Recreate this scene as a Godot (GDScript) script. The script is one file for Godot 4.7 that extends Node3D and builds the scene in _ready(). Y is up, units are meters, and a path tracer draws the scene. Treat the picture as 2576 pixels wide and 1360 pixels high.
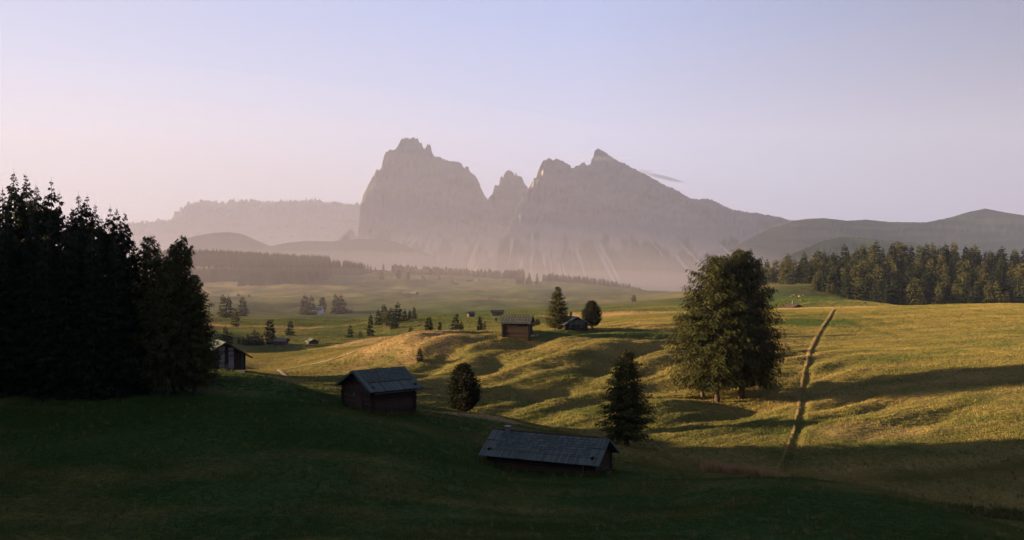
extends Node3D

# World: metres, y up. The eye stands at the origin and looks along -z over an alpine meadow basin.
# bearing b is x divided by the distance ahead; heights are relative to the eye.
const F := 2230.0
const CX := 1288.0
const CY := 680.0
var rng := RandomNumberGenerator.new()
var names := {}

# ---------------------------------------------------------------- light, air, camera
func make_view() -> void:
	var cam := Camera3D.new()
	cam.name = "camera"
	cam.fov = rad_to_deg(2.0 * atan(680.0 / F))
	cam.near = 1.0
	cam.far = 40000.0
	add_child(cam)
	cam.current = true
	var env := Environment.new()
	env.background_mode = Environment.BG_SKY
	env.sky = Sky.new()
	var pano := PanoramaSkyMaterial.new()
	pano.panorama = ImageTexture.create_from_image(sky_image(1536, 768))
	env.sky.sky_material = pano
	env.background_energy_multiplier = 1.0 / 9.0
	env.tonemap_mode = Environment.TONE_MAPPER_LINEAR
	env.tonemap_exposure = 9.0
	env.volumetric_fog_enabled = true
	env.volumetric_fog_density = 0.0
	env.volumetric_fog_length = 16000.0
	env.sdfgi_enabled = true
	env.ssao_enabled = true
	env.ssil_enabled = true
	var we := WorldEnvironment.new()
	we.name = "air"
	we.environment = env
	add_child(we)
	# morning haze: thin everywhere, thicker low in the valley towards the left
	var tone := Color(0.52, 0.495, 0.64)
	mist("air_haze", Vector3(0, 500, -5000), Vector3(26000, 3000, 16000), 0.000062, Color(0.30, 0.36, 0.60), false)
	for k in 5:
		mist("valley_mist", Vector3(-2700 + 60 * k, -60, -5300), Vector3(9400 - 600 * k, 2300 - 330 * k, 5800 - 250 * k), 0.000028, tone)
	mist("cloud_wisp", Vector3(1215, 735, -7050), Vector3(330, 24, 160), 0.0060, Color(0.03, 0.035, 0.05), true, -14.0)
	mist("cloud_wisp", Vector3(1010, 778, -7000), Vector3(240, 18, 160), 0.0036, Color(0.05, 0.055, 0.07), true, 3.0)
	mist("cloud_streak", Vector3(560, 780, -6200), Vector3(620, 16, 220), 0.0016, Color(0.40, 0.42, 0.55), true, 0.5)
	for k in 4:
		mist("basin_mist", Vector3(-420 + 40 * k, -16, -1250), Vector3(1900 - 150 * k, 40 + 42 * k, 1800 - 90 * k), 0.00010, tone)
	var sun := DirectionalLight3D.new()
	sun.name = "sun"
	sun.light_energy = 1.6
	sun.light_color = Color(1.0, 0.85, 0.63)
	sun.light_angular_distance = 0.6
	sun.shadow_enabled = true
	var az := deg_to_rad(SUN_AZ)
	var el := deg_to_rad(SUN_EL)
	var to_sun := Vector3(sin(az) * cos(el), sin(el), -cos(az) * cos(el))
	sun.look_at_from_position(Vector3.ZERO, -to_sun)
	add_child(sun)

func mist(called: String, where: Vector3, size: Vector3, dense: float, tone: Color, rounded := true, roll := 0.0) -> void:
	var f := FogVolume.new()
	f.name = numbered(called)
	f.shape = RenderingServer.FOG_VOLUME_SHAPE_ELLIPSOID if rounded else RenderingServer.FOG_VOLUME_SHAPE_BOX
	f.size = size
	f.position = where
	f.rotation.z = deg_to_rad(roll)
	var m := FogMaterial.new()
	m.albedo = tone.linear_to_srgb()
	m.density = dense
	f.material = m
	add_child(f)
	tag(f, {"air_haze": "thin haze in the air over the whole landscape", "valley_mist": "pale morning mist in the valley before the rocky mountain", "cloud_wisp": "small grey wisp of cloud drifting off the sloping peak", "cloud_streak": "thin pale streak of cloud across the sloping peak", "basin_mist": "thin mist over the meadow basin at the middle left"}[called], "mist")
	f.set_meta("kind", "stuff")

const SUN_AZ := -89.0
const SUN_EL := 9.0

# Dawn sky: warm and bright low towards the sun, cooler and deeper away from it and overhead.
func sky_image(w: int, h: int) -> Image:
	var low := Gradient.new()
	low.offsets = PackedFloat32Array([0.0, 0.34, 0.52, 0.68, 1.0])
	low.colors = PackedColorArray([Color(1.9, 1.62, 1.45), Color(1.36, 1.21, 1.20), Color(0.97, 0.88, 0.99), Color(0.50, 0.46, 0.56), Color(0.26, 0.27, 0.38)])
	var mid := Gradient.new()
	mid.offsets = low.offsets
	mid.colors = PackedColorArray([Color(0.76, 0.80, 1.0), Color(0.61, 0.66, 0.95), Color(0.42, 0.54, 0.93), Color(0.135, 0.205, 0.39), Color(0.09, 0.135, 0.27)])
	var top := Color(0.07, 0.105, 0.23)
	var im := Image.create_empty(w, h, false, Image.FORMAT_RGBF)
	var cols_low: Array[Color] = []
	var cols_mid: Array[Color] = []
	for i in w:
		# panorama columns start at -z and run round by +x
		var a := (float(i) + 0.5) / w * 360.0
		var d := absf(wrapf(a - SUN_AZ, -180.0, 180.0)) / 180.0
		cols_low.append(low.sample(d))
		cols_mid.append(mid.sample(d))
	for j in h:
		var e := 90.0 - (float(j) + 0.5) / h * 180.0
		var t1 := clampf(e / 17.0, 0.0, 1.0)
		t1 = 1.0 - pow(1.0 - t1, 1.25)
		var t2 := clampf((e - 17.0) / 73.0, 0.0, 1.0)
		t2 = 1.0 - pow(1.0 - t2, 2.0)
		for i in w:
			var c: Color = cols_low[i].lerp(cols_mid[i], t1)
			im.set_pixel(i, j, c.lerp(top, t2))
	return im

# ---------------------------------------------------------------- naming and small helpers
func numbered(called: String) -> String:
	var n: int = names.get(called, 0)
	names[called] = n + 1
	return called if n == 0 else "%s_%03d" % [called, n]

func tag(o: Node, label: String, category: String, group := "") -> Node:
	o.set_meta("label", label)
	o.set_meta("category", category)
	if group:
		o.set_meta("group", group)
	return o

func base(called: String, at: Vector3, turn := 0.0) -> Node3D:
	var o := Node3D.new()
	o.name = numbered(called)
	add_child(o)
	o.position = at
	o.rotation.y = turn
	return o

func part(called: String, mesh: Mesh, mat: Material, parent: Node) -> MeshInstance3D:
	var o := MeshInstance3D.new()
	o.mesh = mesh
	o.material_override = mat
	if parent == self:
		o.name = numbered(called)
	else:
		var key := str(parent.get_instance_id()) + called
		o.name = called
		var n: int = names.get(key, 0)
		names[key] = n + 1
		if n:
			o.name = "%s_%03d" % [called, n]
	parent.add_child(o, true)
	return o

func setting(called: String, mesh: Mesh, mat: Material) -> MeshInstance3D:
	var o := part(called, mesh, mat, self)
	o.set_meta("kind", "structure")
	return o

func flat(c: Color, rough := 0.9) -> StandardMaterial3D:
	var m := StandardMaterial3D.new()
	m.albedo_color = c.linear_to_srgb()
	m.roughness = rough
	m.metallic_specular = 0.3
	return m

func noise(sd: int, freq: float, oct := 3, kind := FastNoiseLite.TYPE_SIMPLEX_SMOOTH) -> FastNoiseLite:
	var n := FastNoiseLite.new()
	n.seed = sd
	n.frequency = freq
	n.noise_type = kind
	n.fractal_octaves = oct
	n.fractal_type = FastNoiseLite.FRACTAL_FBM if oct > 1 else FastNoiseLite.FRACTAL_NONE
	return n

func grain_texture(sd: int, freq: float, oct: int, lo: float, hi: float, size := 512, squash := 1.0) -> ImageTexture:
	var n := noise(sd, freq, oct)
	var im := n.get_seamless_image(size, size, false, false, 0.15, true)
	im.convert(Image.FORMAT_RGB8)
	var data := im.get_data()
	for i in data.size():
		data[i] = int(255.0 * clampf(lerpf(lo, hi, data[i] / 255.0), 0.0, 1.0))
	return ImageTexture.create_from_image(Image.create_from_data(size, size, false, Image.FORMAT_RGB8, data))

func relief_texture(sd: int, freq: float, oct: int, strength: float, size := 512) -> ImageTexture:
	var n := noise(sd, freq, oct)
	var im := n.get_seamless_image(size, size, false, false, 0.15, true)
	im.convert(Image.FORMAT_RGBA8)
	im.bump_map_to_normal_map(strength)
	return ImageTexture.create_from_image(im)

# ---------------------------------------------------------------- the lie of the land
# Surveyed heights: bearing (as 1288 + 2230 b), dip below the eye (as 680 + 2230 dip), metres ahead.
var survey: Array[Vector3] = []
var weights: PackedFloat64Array
var knots: PackedVector2Array
var coarse := PackedFloat32Array()
const AZ0 := -PI
const AZN := 280
const LR0 := 1.6
const LRN := 300
const LRS := 0.022

func add_survey(list: Array) -> void:
	for i in range(0, list.size(), 3):
		survey.append(Vector3(list[i], list[i + 1], list[i + 2]))

func polar(v: Vector3) -> Vector3:
	var x := (v.x - CX) / F * v.z
	var y := (CY - v.y) / F * v.z
	var r := sqrt(x * x + v.z * v.z)
	return Vector3(atan2(x, v.z), log(r), y / r)

func tps(d2: float) -> float:
	return 0.0 if d2 < 1e-12 else 0.5 * d2 * log(d2)

func solve_land() -> void:
	knots = PackedVector2Array()
	var val := PackedFloat64Array()
	for v in survey:
		var p := polar(v)
		knots.append(Vector2(p.x, p.y))
		val.append(p.z)
	for e in EXTRA:
		knots.append(Vector2(deg_to_rad(e[0]), log(e[1])))
		val.append(e[2] / e[1])
	var n := knots.size()
	var m := n + 3
	var rows: Array[PackedFloat64Array] = []
	for i in n:
		var row := PackedFloat64Array()
		row.resize(m + 1)
		for j in n:
			row[j] = tps(knots[i].distance_squared_to(knots[j]))
		row[i] += 0.00001
		row[n] = 1.0
		row[n + 1] = knots[i].x
		row[n + 2] = knots[i].y
		row[m] = val[i]
		rows.append(row)
	for k in 3:
		var row := PackedFloat64Array()
		row.resize(m + 1)
		for j in n:
			row[j] = 1.0 if k == 0 else (knots[j].x if k == 1 else knots[j].y)
		rows.append(row)
	for c in m:
		var best := c
		for r in range(c + 1, m):
			if absf(rows[r][c]) > absf(rows[best][c]):
				best = r
		var tmp := rows[c]
		rows[c] = rows[best]
		rows[best] = tmp
		var pr := rows[c]
		var inv := 1.0 / pr[c]
		for r in range(c + 1, m):
			var rr := rows[r]
			var f := rr[c] * inv
			if f != 0.0:
				for k in range(c, m + 1):
					rr[k] -= f * pr[k]
				rows[r] = rr
	weights = PackedFloat64Array()
	weights.resize(m)
	for c in range(m - 1, -1, -1):
		var s := rows[c][m]
		for k in range(c + 1, m):
			s -= rows[c][k] * weights[k]
		weights[c] = s / rows[c][c]
	# a table of the smooth land, finer inside the view
	coarse.resize(AZN * LRN)
	for i in AZN:
		var a := az_of(i)
		for j in LRN:
			var l := LR0 + j * LRS
			var s := weights[n] + weights[n + 1] * a + weights[n + 2] * l
			for k in n:
				var dx := knots[k].x - a
				var dy := knots[k].y - l
				var d2 := dx * dx + dy * dy
				if d2 > 1e-12:
					s += weights[k] * 0.5 * d2 * log(d2)
			coarse[i * LRN + j] = s

# table columns: half a degree apart within 40 degrees of the view, wider outside
func az_of(i: int) -> float:
	if i < 60:
		return deg_to_rad(-180.0 + i * 140.0 / 60.0)
	if i < 220:
		return deg_to_rad(-40.0 + (i - 60) / 2.0)
	return deg_to_rad(40.0 + (i - 220) * 140.0 / 59.0)

func az_index(deg: float) -> float:
	if deg < -40.0:
		return (deg + 180.0) * 60.0 / 140.0
	if deg < 40.0:
		return 60.0 + (deg + 40.0) * 2.0
	return minf(220.0 + (deg - 40.0) * 59.0 / 140.0, AZN - 1.001)

func smooth_land(az: float, lr: float) -> float:
	var u: float = clampf(az_index(rad_to_deg(az)), 0.0, AZN - 1.001)
	var v := clampf((lr - LR0) / LRS, 0.0, LRN - 1.001)
	var i := int(u)
	var j := int(v)
	var fu := u - i
	var fv := v - j
	var k := i * LRN + j
	var s0 := lerpf(coarse[k], coarse[k + 1], fv)
	var s1 := lerpf(coarse[k + LRN], coarse[k + LRN + 1], fv)
	return lerpf(s0, s1, fu)

var n_big := noise(11, 0.02, 3)
var n_fold := noise(12, 0.045, 2)
var n_tuft := noise(13, 0.35, 2)
var n_far := noise(14, 0.008, 3)
var n_tint := noise(15, 0.018, 4)
var n_tint2 := noise(16, 0.11, 3)

var n_bank := noise(18, 0.011, 2)

# hollows of the middle slope: from x, ahead to x, ahead, half width, depth
const SWALES := [
	28.0, 183.0, 17.0, 163.0, 4.8, 2.3, 17.0, 163.0, 9.0, 152.0, 4.0, 1.5,
	15.0, 152.0, 6.0, 145.0, 3.8, 1.6, 6.0, 145.0, -2.0, 133.0, 3.4, 1.2,
	-3.0, 176.0, -14.0, 153.0, 3.6, 1.3, -13.0, 182.0, -21.0, 158.0, 4.2, 1.8,
	5.0, 187.0, -3.5, 170.0, 4.5, 1.1, 26.0, 157.0, 13.0, 140.0, 5.0, 1.2, 16.0, 175.0, 8.0, 165.0, 3.5, 0.8,
]
const DITCH_LINE := [101.0, 275.6, 88.7, 246.0, 77.0, 220.0, 69.0, 201.0, 62.8, 185.0, 57.5, 170.0, 53.3, 159.1, 51.0, 153.2, 46.6, 141.1, 38.4, 117.7, 34.3, 107.6, 30.3, 97.9, 27.8, 91.7]

var DITCH := round_off(DITCH_LINE)

# the same line with its corners cut off twice
func round_off(line: Array) -> Array:
	var out := line
	for pass_ in 2:
		var next := [out[0], out[1]]
		for k in range(0, out.size() - 2, 2):
			next.append_array([lerpf(out[k], out[k + 2], 0.25), lerpf(out[k + 1], out[k + 3], 0.25), lerpf(out[k], out[k + 2], 0.75), lerpf(out[k + 1], out[k + 3], 0.75)])
		next.append_array([out[out.size() - 2], out[out.size() - 1]])
		out = next
	return out

func ditch_distance(x: float, d: float) -> float:
	var best := 1e9
	var p := Vector2(x, d)
	for k in range(0, DITCH.size() - 2, 2):
		var q := Geometry2D.get_closest_point_to_segment(p, Vector2(DITCH[k], DITCH[k + 1]), Vector2(DITCH[k + 2], DITCH[k + 3]))
		best = minf(best, p.distance_squared_to(q))
	return sqrt(best)

func box_mask(x: float, z: float, x0: float, x1: float, d0: float, d1: float, soft: float) -> float:
	var d := -z
	return smoothstep(x0 - soft, x0 + soft, x) * (1.0 - smoothstep(x1 - soft, x1 + soft, x)) * smoothstep(d0 - soft, d0 + soft, d) * (1.0 - smoothstep(d1 - soft, d1 + soft, d))

func ground(x: float, z: float) -> float:
	var r2 := x * x + z * z
	var r := sqrt(r2)
	if r < 5.0:
		r = 5.0
	var y := r * smooth_land(atan2(x, -z), log(r))
	var near := 1.0 - smoothstep(220.0, 420.0, r)
	# soil slips and folds that run down the middle slope from upper right to lower left
	var m := box_mask(x, z, -30.0, 62.0, 112.0, 235.0, 14.0)
	if m > 0.0:
		var u := (x * 0.80 - z * 0.60)
		var v := (x * 0.60 + z * 0.80)
		var f := n_fold.get_noise_2d(u * 0.55, v * 2.0 + 3.0 * n_big.get_noise_2d(x * 1.2, z * 1.2))
		y += m * (1.1 * f - 0.25 * absf(f))
		y += m * 0.22 * n_fold.get_noise_2d(u * 2.0 + 90.0, v * 7.0)
	if x > 20.0 and x < 106.0 and z < -86.0 and z > -280.0 and absf(x - 27.0 - (-z - 91.0) * 0.42) < 16.0:
		y -= 0.34 * exp(-pow(ditch_distance(x, -z) / 0.6, 2.0))
	if m > 0.0:
		for k in range(0, SWALES.size(), 6):
			var a := Vector2(SWALES[k], SWALES[k + 1])
			var e := Vector2(SWALES[k + 2], SWALES[k + 3])
			var p := Vector2(x, -z)
			var q := p - Geometry2D.get_closest_point_to_segment(p, a, e)
			var w: float = SWALES[k + 4]
			if q.length_squared() < 9.0 * w * w:
				y -= SWALES[k + 5] * exp(-q.length_squared() / (w * w))
	if r > 260.0 and r < 1500.0:
		y += smoothstep(260.0, 420.0, r) * (1.0 - smoothstep(1000.0, 1500.0, r)) * (1.0 - smoothstep(20.0, 120.0, x)) * r * 0.0035 * n_bank.get_noise_2d(x, z)
	if r < 125.0:
		y += (1.0 - smoothstep(100.0, 125.0, r)) * 0.16 * n_fold.get_noise_2d(x * 0.7 + 40.0, z * 2.6 + 0.5 * x)
	if near > 0.0:
		y += near * (0.30 * n_big.get_noise_2d(x, z) + 0.05 * n_fold.get_noise_2d(x * 3.0, z * 3.0) + 0.02 * n_tuft.get_noise_2d(x, z))
	if r > 180.0:
		y += smoothstep(180.0, 500.0, r) * r * 0.0020 * n_far.get_noise_2d(x, z)
		y += smoothstep(180.0, 500.0, r) * r * 0.0007 * n_big.get_noise_2d(x * 1.5, z * 1.5)
	return y

func at(px: float, d: float, lift := 0.0) -> Vector3:
	var x := (px - CX) / F * d
	return Vector3(x, ground(x, -d) + lift, -d)

const EXTRA := [
	[-180, 5, -3.0], [-120, 5, -2.6], [-60, 5, -2.6], [0, 5, -3.2], [60, 5, -3.0], [120, 5, -3.0], [180, 5, -3.0],
	[-180, 40, 6.0], [180, 40, 6.0], [-130, 40, 2.0], [130, 40, 4.0], [-90, 40, -7.0], [90, 40, -6.0], [-50, 40, -12.0], [50, 40, -12.5],
	[-180, 200, 40.0], [180, 200, 40.0], [-130, 200, 12.0], [130, 200, 10.0], [-90, 150, -8.0], [90, 150, -18.0], [-60, 110, -11.0], [-45, 110, -12.2],
	[-90, 500, -20.0], [-60, 300, -22.0], [-60, 900, -30.0], [90, 500, -10.0], [60, 300, -16.0], [60, 700, 10.0], [-45, 250, -22.0],
	[-180, 1500, 150.0], [180, 1500, 150.0], [-90, 2500, -60.0], [90, 2500, 60.0], [-45, 2500, -60.0], [45, 2500, -120.0], [0, 3400, -330.0], [-30, 3400, -260.0], [30, 3400, -330.0], [-45, 600, -27.0],
]

func survey_land() -> void:
	# the near shaded hillside
	add_survey([0, 1360, 48, 640, 1360, 45, 1288, 1360, 45, 1900, 1360, 46, 2576, 1375, 48, 1288, 1780, 12])
	add_survey([0, 1150, 70, 400, 1120, 75, 800, 1150, 72, 1288, 1262, 66, 1000, 1170, 72, 0, 966, 104, 300, 972, 102, 500, 968, 103])
	add_survey([520, 930, 116, 620, 940, 112, 720, 966, 108, 850, 1012, 101, 900, 1030, 98, 950, 1045, 95, 1040, 1054, 95, 900, 1055, 90])
	add_survey([520, 926, 150, 600, 931, 150, 640, 968, 135, 760, 990, 125, 850, 1012, 118])
	add_survey([1240, 1047, 109, 1150, 1050, 107, 1340, 1075, 106, 1530, 1111, 101, 1225, 1186, 84, 1490, 1204, 82, 1540, 1190, 87, 1390, 1165, 92, 1380, 1220, 76])
	add_survey([1166, 1040, 119, 1260, 1062, 124, 1400, 1072, 122, 1550, 1098, 116])
	# the rounded knoll at the lower right and the gully behind it
	add_survey([1700, 1265, 66, 1900, 1217, 69, 2100, 1213, 69, 2300, 1252, 66, 2576, 1332, 62, 1800, 1290, 58, 2200, 1290, 57])
	add_survey([1640, 1135, 101, 1740, 1185, 93, 1840, 1203, 88, 1980, 1222, 84, 2200, 1265, 80, 2400, 1305, 75, 2576, 1340, 72, 1640, 1200, 84])
	# the far side of the gully, rising to the crest
	add_survey([1575, 1125, 104, 1700, 1085, 115, 1820, 1026, 137, 1766, 1006, 142, 1550, 1080, 121, 1300, 1036, 132, 1400, 1000, 141, 1600, 1000, 136])
	add_survey([2000, 1100, 111, 2150, 1058, 118, 2300, 1100, 109, 2576, 1100, 106, 2300, 1015, 129, 2576, 1085, 109, 2576, 1010, 124, 2300, 1180, 96, 2576, 1210, 90])
	add_survey([2030, 930, 155, 2300, 932, 149, 2576, 930, 143, 2040, 870, 196, 2300, 850, 200, 2576, 850, 188, 2100, 782, 325, 2300, 772, 305, 2576, 766, 280, 1960, 777, 335])
	add_survey([1100, 980, 150, 1000, 905, 185, 1200, 900, 178, 1400, 900, 170, 1600, 905, 163, 1850, 900, 168, 1850, 832, 225, 1700, 840, 213])
	add_survey([1258, 856, 194, 1335, 841, 199, 1420, 836, 213, 1490, 829, 218, 1560, 812, 250, 1700, 791, 318, 1500, 803, 290, 1250, 833, 208, 1130, 846, 190, 1010, 862, 190])
	# the left end of the hill running down to the barn
	add_survey([880, 884, 215, 760, 886, 245, 612, 897, 275, 850, 912, 190, 640, 932, 205, 760, 922, 195, 800, 960, 160, 960, 930, 155, 930, 870, 235])
	# behind the crest
	add_survey([1130, 862, 222, 1250, 862, 240, 1010, 872, 240, 1350, 850, 262, 2000, 792, 425, 1800, 800, 400, 2300, 792, 380, 2576, 788, 370, 1600, 812, 360])
	# the hazy basin
	add_survey([640, 888, 300, 700, 884, 318, 712, 865, 335, 786, 865, 345, 850, 872, 330, 910, 856, 320, 960, 866, 300, 640, 870, 340])
	add_survey([800, 832, 420, 700, 828, 440, 600, 838, 410, 550, 835, 390, 850, 845, 380, 760, 792, 640, 860, 786, 660, 800, 800, 580])
	add_survey([990, 828, 410, 1045, 802, 470, 930, 850, 395, 900, 850, 390, 1080, 838, 340, 1183, 796, 470, 1250, 798, 462, 1150, 824, 380, 1100, 812, 430, 1060, 790, 600])
	add_survey([1288, 768, 680, 1450, 775, 640, 1600, 765, 700, 1700, 760, 740, 1288, 738, 950, 1040, 742, 950, 1180, 722, 1200, 1288, 702, 1450, 1130, 696, 1500])
	add_survey([980, 684, 1520, 930, 690, 1400, 1450, 714, 1250, 1600, 727, 1180, 1700, 736, 1120, 1300, 705, 1420, 900, 703, 1250, 850, 690, 1400])
	add_survey([700, 662, 1550, 490, 652, 1650, 600, 716, 1150, 780, 716, 1130, 700, 690, 1350, 500, 700, 1300, 550, 742, 950, 700, 746, 900, 900, 742, 900, 600, 778, 640, 560, 800, 520])
	add_survey([0, 760, 700, 300, 750, 800, 0, 782, 350, 300, 800, 330, 420, 836, 320, 0, 900, 200, 300, 900, 200, 450, 900, 200, 0, 660, 1600, 300, 656, 1600])
	add_survey([1288, 730, 2000, 980, 720, 2000, 1600, 780, 1700, 1800, 770, 1300, 700, 690, 2100, 400, 690, 2100])
	# the wooded rise on the right
	add_survey([2030, 768, 468, 2030, 742, 540, 1990, 724, 610, 2130, 757, 560, 2200, 768, 560, 2400, 771, 560, 2576, 773, 560, 1930, 740, 560, 1850, 772, 480])
	add_survey([2200, 714, 660, 2250, 656, 760, 2100, 706, 670, 2000, 700, 720, 2450, 664, 760, 2576, 705, 690, 2350, 728, 640, 1920, 712, 740, 2300, 690, 1000, 2000, 740, 1000, 2500, 690, 1000])

func grass_tint(x: float, z: float, r: float) -> Color:
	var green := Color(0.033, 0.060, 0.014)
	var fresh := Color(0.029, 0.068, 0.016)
	var hay := Color(0.24, 0.175, 0.060)
	var straw_or_sunlit := Color(0.33, 0.22, 0.11)
	var a := n_tint.get_noise_2d(x, z)
	var b := n_tint2.get_noise_2d(x, z)
	var dry := 0.52 + 0.34 * a + 0.15 * b
	var d := -z
	# lush pasture left of the gully with its shade painted in; hay meadow beyond
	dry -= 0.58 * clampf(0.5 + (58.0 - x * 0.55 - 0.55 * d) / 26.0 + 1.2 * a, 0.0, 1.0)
	dry += 0.3 * n_tint2.get_noise_2d(x * 0.35, z * 1.1)  # sideways streaks paint the light and dark of soft undulations
	# grass left standing in faint mown swaths on the upper field
	if x > 60.0 and d > 140.0 and d < 330.0:
		dry += 0.22 * sin(x * 0.9 + 2.0 * n_tint2.get_noise_2d(x, z)) * n_tint.get_noise_2d(x * 2.0, z * 0.5)
	var c := green.lerp(hay, clampf(dry, 0.0, 1.0))
	c = c.lerp(fresh, clampf(-0.9 * n_tint.get_noise_2d(z + 300.0, x) - 0.15, 0.0, 0.6))
	c = c.lerp(straw_or_sunlit, clampf(1.6 * n_tint.get_noise_2d(x * 0.7 + 900.0, z * 0.7) - 0.62, 0.0, 0.55))
	for k in range(0, PATCHES.size(), 6):
		var ex: float = (x - PATCHES[k]) / PATCHES[k + 2]
		var ez: float = (d - PATCHES[k + 1]) / PATCHES[k + 3]
		var q := ex * ex + ez * ez
		if q < 3.0:
			var w: float = clampf(1.5 - q + 0.9 * b, 0.0, 1.0) * absf(PATCHES[k + 4])
			c = c.lerp(fresh if PATCHES[k + 5] > 0.5 else straw_or_sunlit, w)
	return c

# patches of bleached hay and painted sunlight on banks (0) and of lush green (1): x, metres ahead, half width, half depth, strength, which
const PATCHES := [
	-70.0, 420.0, 130.0, 110.0, 0.42, 1, -190.0, 720.0, 240.0, 220.0, 0.38, 1, 60.0, 620.0, 190.0, 170.0, 0.45, 1, 60.0, 1150.0, 300.0, 260.0, 0.45, 1, 150.0, 520.0, 46.0, 60.0, 0.6, 1,
	-146.0, 444.0, 13.0, 12.0, 0.75, 0, -112.0, 452.0, 22.0, 9.0, 0.65, 0, -88.0, 440.0, 14.0, 7.0, 0.5, 0, -55.0, 316.0, 16.0, 14.0, 0.7, 0, -22.0, 200.0, 14.0, 16.0, 0.6, 0, 51.0, 454.0, 34.0, 26.0, 0.8, 0,
	80.0, 236.0, 12.0, 7.0, 0.8, 1, 20.0, 205.0, 20.0, 12.0, 0.7, 1, -40.0, 118.0, 14.0, 6.0, 0.5, 1, 0.0, 950.0, 150.0, 90.0, 0.5, 1, 96.0, 300.0, 40.0, 12.0, 0.7, 0,
	-4.0, 110.0, 8.0, 2.2, 0.7, 0, 46.0, 112.0, 7.0, 4.0, 0.35, 0, 166.0, 640.0, 30.0, 16.0, 0.8, 0,
]

func build_land() -> void:
	survey_land()
	solve_land()
	var az := PackedFloat32Array()
	var a := -178.0
	while a < 178.0:
		az.append(deg_to_rad(a))
		a += 0.085 if absf(a) < 32.0 else (0.4 if absf(a) < 45.0 else 3.0)
	az.append(deg_to_rad(178.0))
	var rad := PackedFloat32Array()
	var r := 4.0
	while r < 3400.0:
		rad.append(r)
		r *= 1.06 if r < 36.0 else (1.0085 if r < 420.0 else 1.014)
	var nu := az.size()
	var nv := rad.size()
	var pos := PackedVector3Array()
	var nor := PackedVector3Array()
	var col := PackedColorArray()
	pos.resize(nu * nv)
	nor.resize(nu * nv)
	col.resize(nu * nv)
	for j in nv:
		for i in nu:
			var x := sin(az[i]) * rad[j]
			var z := -cos(az[i]) * rad[j]
			pos[j * nu + i] = Vector3(x, ground(x, z), z)
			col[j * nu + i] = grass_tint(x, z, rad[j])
	var idx := PackedInt32Array()
	for j in nv:
		for i in nu:
			var k := j * nu + i
			var du: Vector3 = pos[j * nu + mini(i + 1, nu - 1)] - pos[j * nu + maxi(i - 1, 0)]
			var dv: Vector3 = pos[mini(j + 1, nv - 1) * nu + i] - pos[maxi(j - 1, 0) * nu + i]
			nor[k] = du.cross(dv).normalized()
			if nor[k].y < 0.0:
				nor[k] = -nor[k]
			if i < nu - 1 and j < nv - 1:
				idx.append_array([k, k + nu, k + 1, k + 1, k + nu, k + nu + 1])
	var arr := []
	arr.resize(Mesh.ARRAY_MAX)
	arr[Mesh.ARRAY_VERTEX] = pos
	arr[Mesh.ARRAY_NORMAL] = nor
	arr[Mesh.ARRAY_COLOR] = col
	arr[Mesh.ARRAY_INDEX] = idx
	var mesh := ArrayMesh.new()
	mesh.add_surface_from_arrays(Mesh.PRIMITIVE_TRIANGLES, arr)
	var m := StandardMaterial3D.new()
	m.vertex_color_use_as_albedo = true
	m.roughness = 0.95
	m.metallic_specular = 0.15
	m.albedo_texture = grain_texture(21, 0.03, 5, 0.55, 1.35)
	m.uv1_triplanar = true
	m.uv1_world_triplanar = true
	m.uv1_scale = Vector3.ONE * 0.11
	m.normal_enabled = true
	m.normal_scale = 1.0
	m.normal_texture = relief_texture(22, 0.06, 4, 1.8)
	setting("ground", mesh, m)

# ---------------------------------------------------------------- mountains
func ridge_at(line: Array, px: float) -> float:
	for i in range(0, line.size() - 2, 2):
		if px <= line[i + 2]:
			var t: float = (px - line[i]) / maxf(line[i + 2] - line[i], 0.001)
			return lerpf(line[i + 1], line[i + 3], clampf(t, 0.0, 1.0))
	return line[line.size() - 1]

# A massif: a ridge line seen at distance far, a front face that runs down towards the viewer and a back face.
# how far before the crest line (share of the massif's depth) its face lies at height share q: steep rock, then fans of scree
func lies_out(q: float, cliff: float) -> float:
	q = clampf(q, 0.0, 1.0)
	if q > 1.0 - cliff:
		return 0.20 * (1.0 - q) / cliff
	return 0.20 + 0.80 * (1.0 - pow(q / (1.0 - cliff), 0.62))

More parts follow.
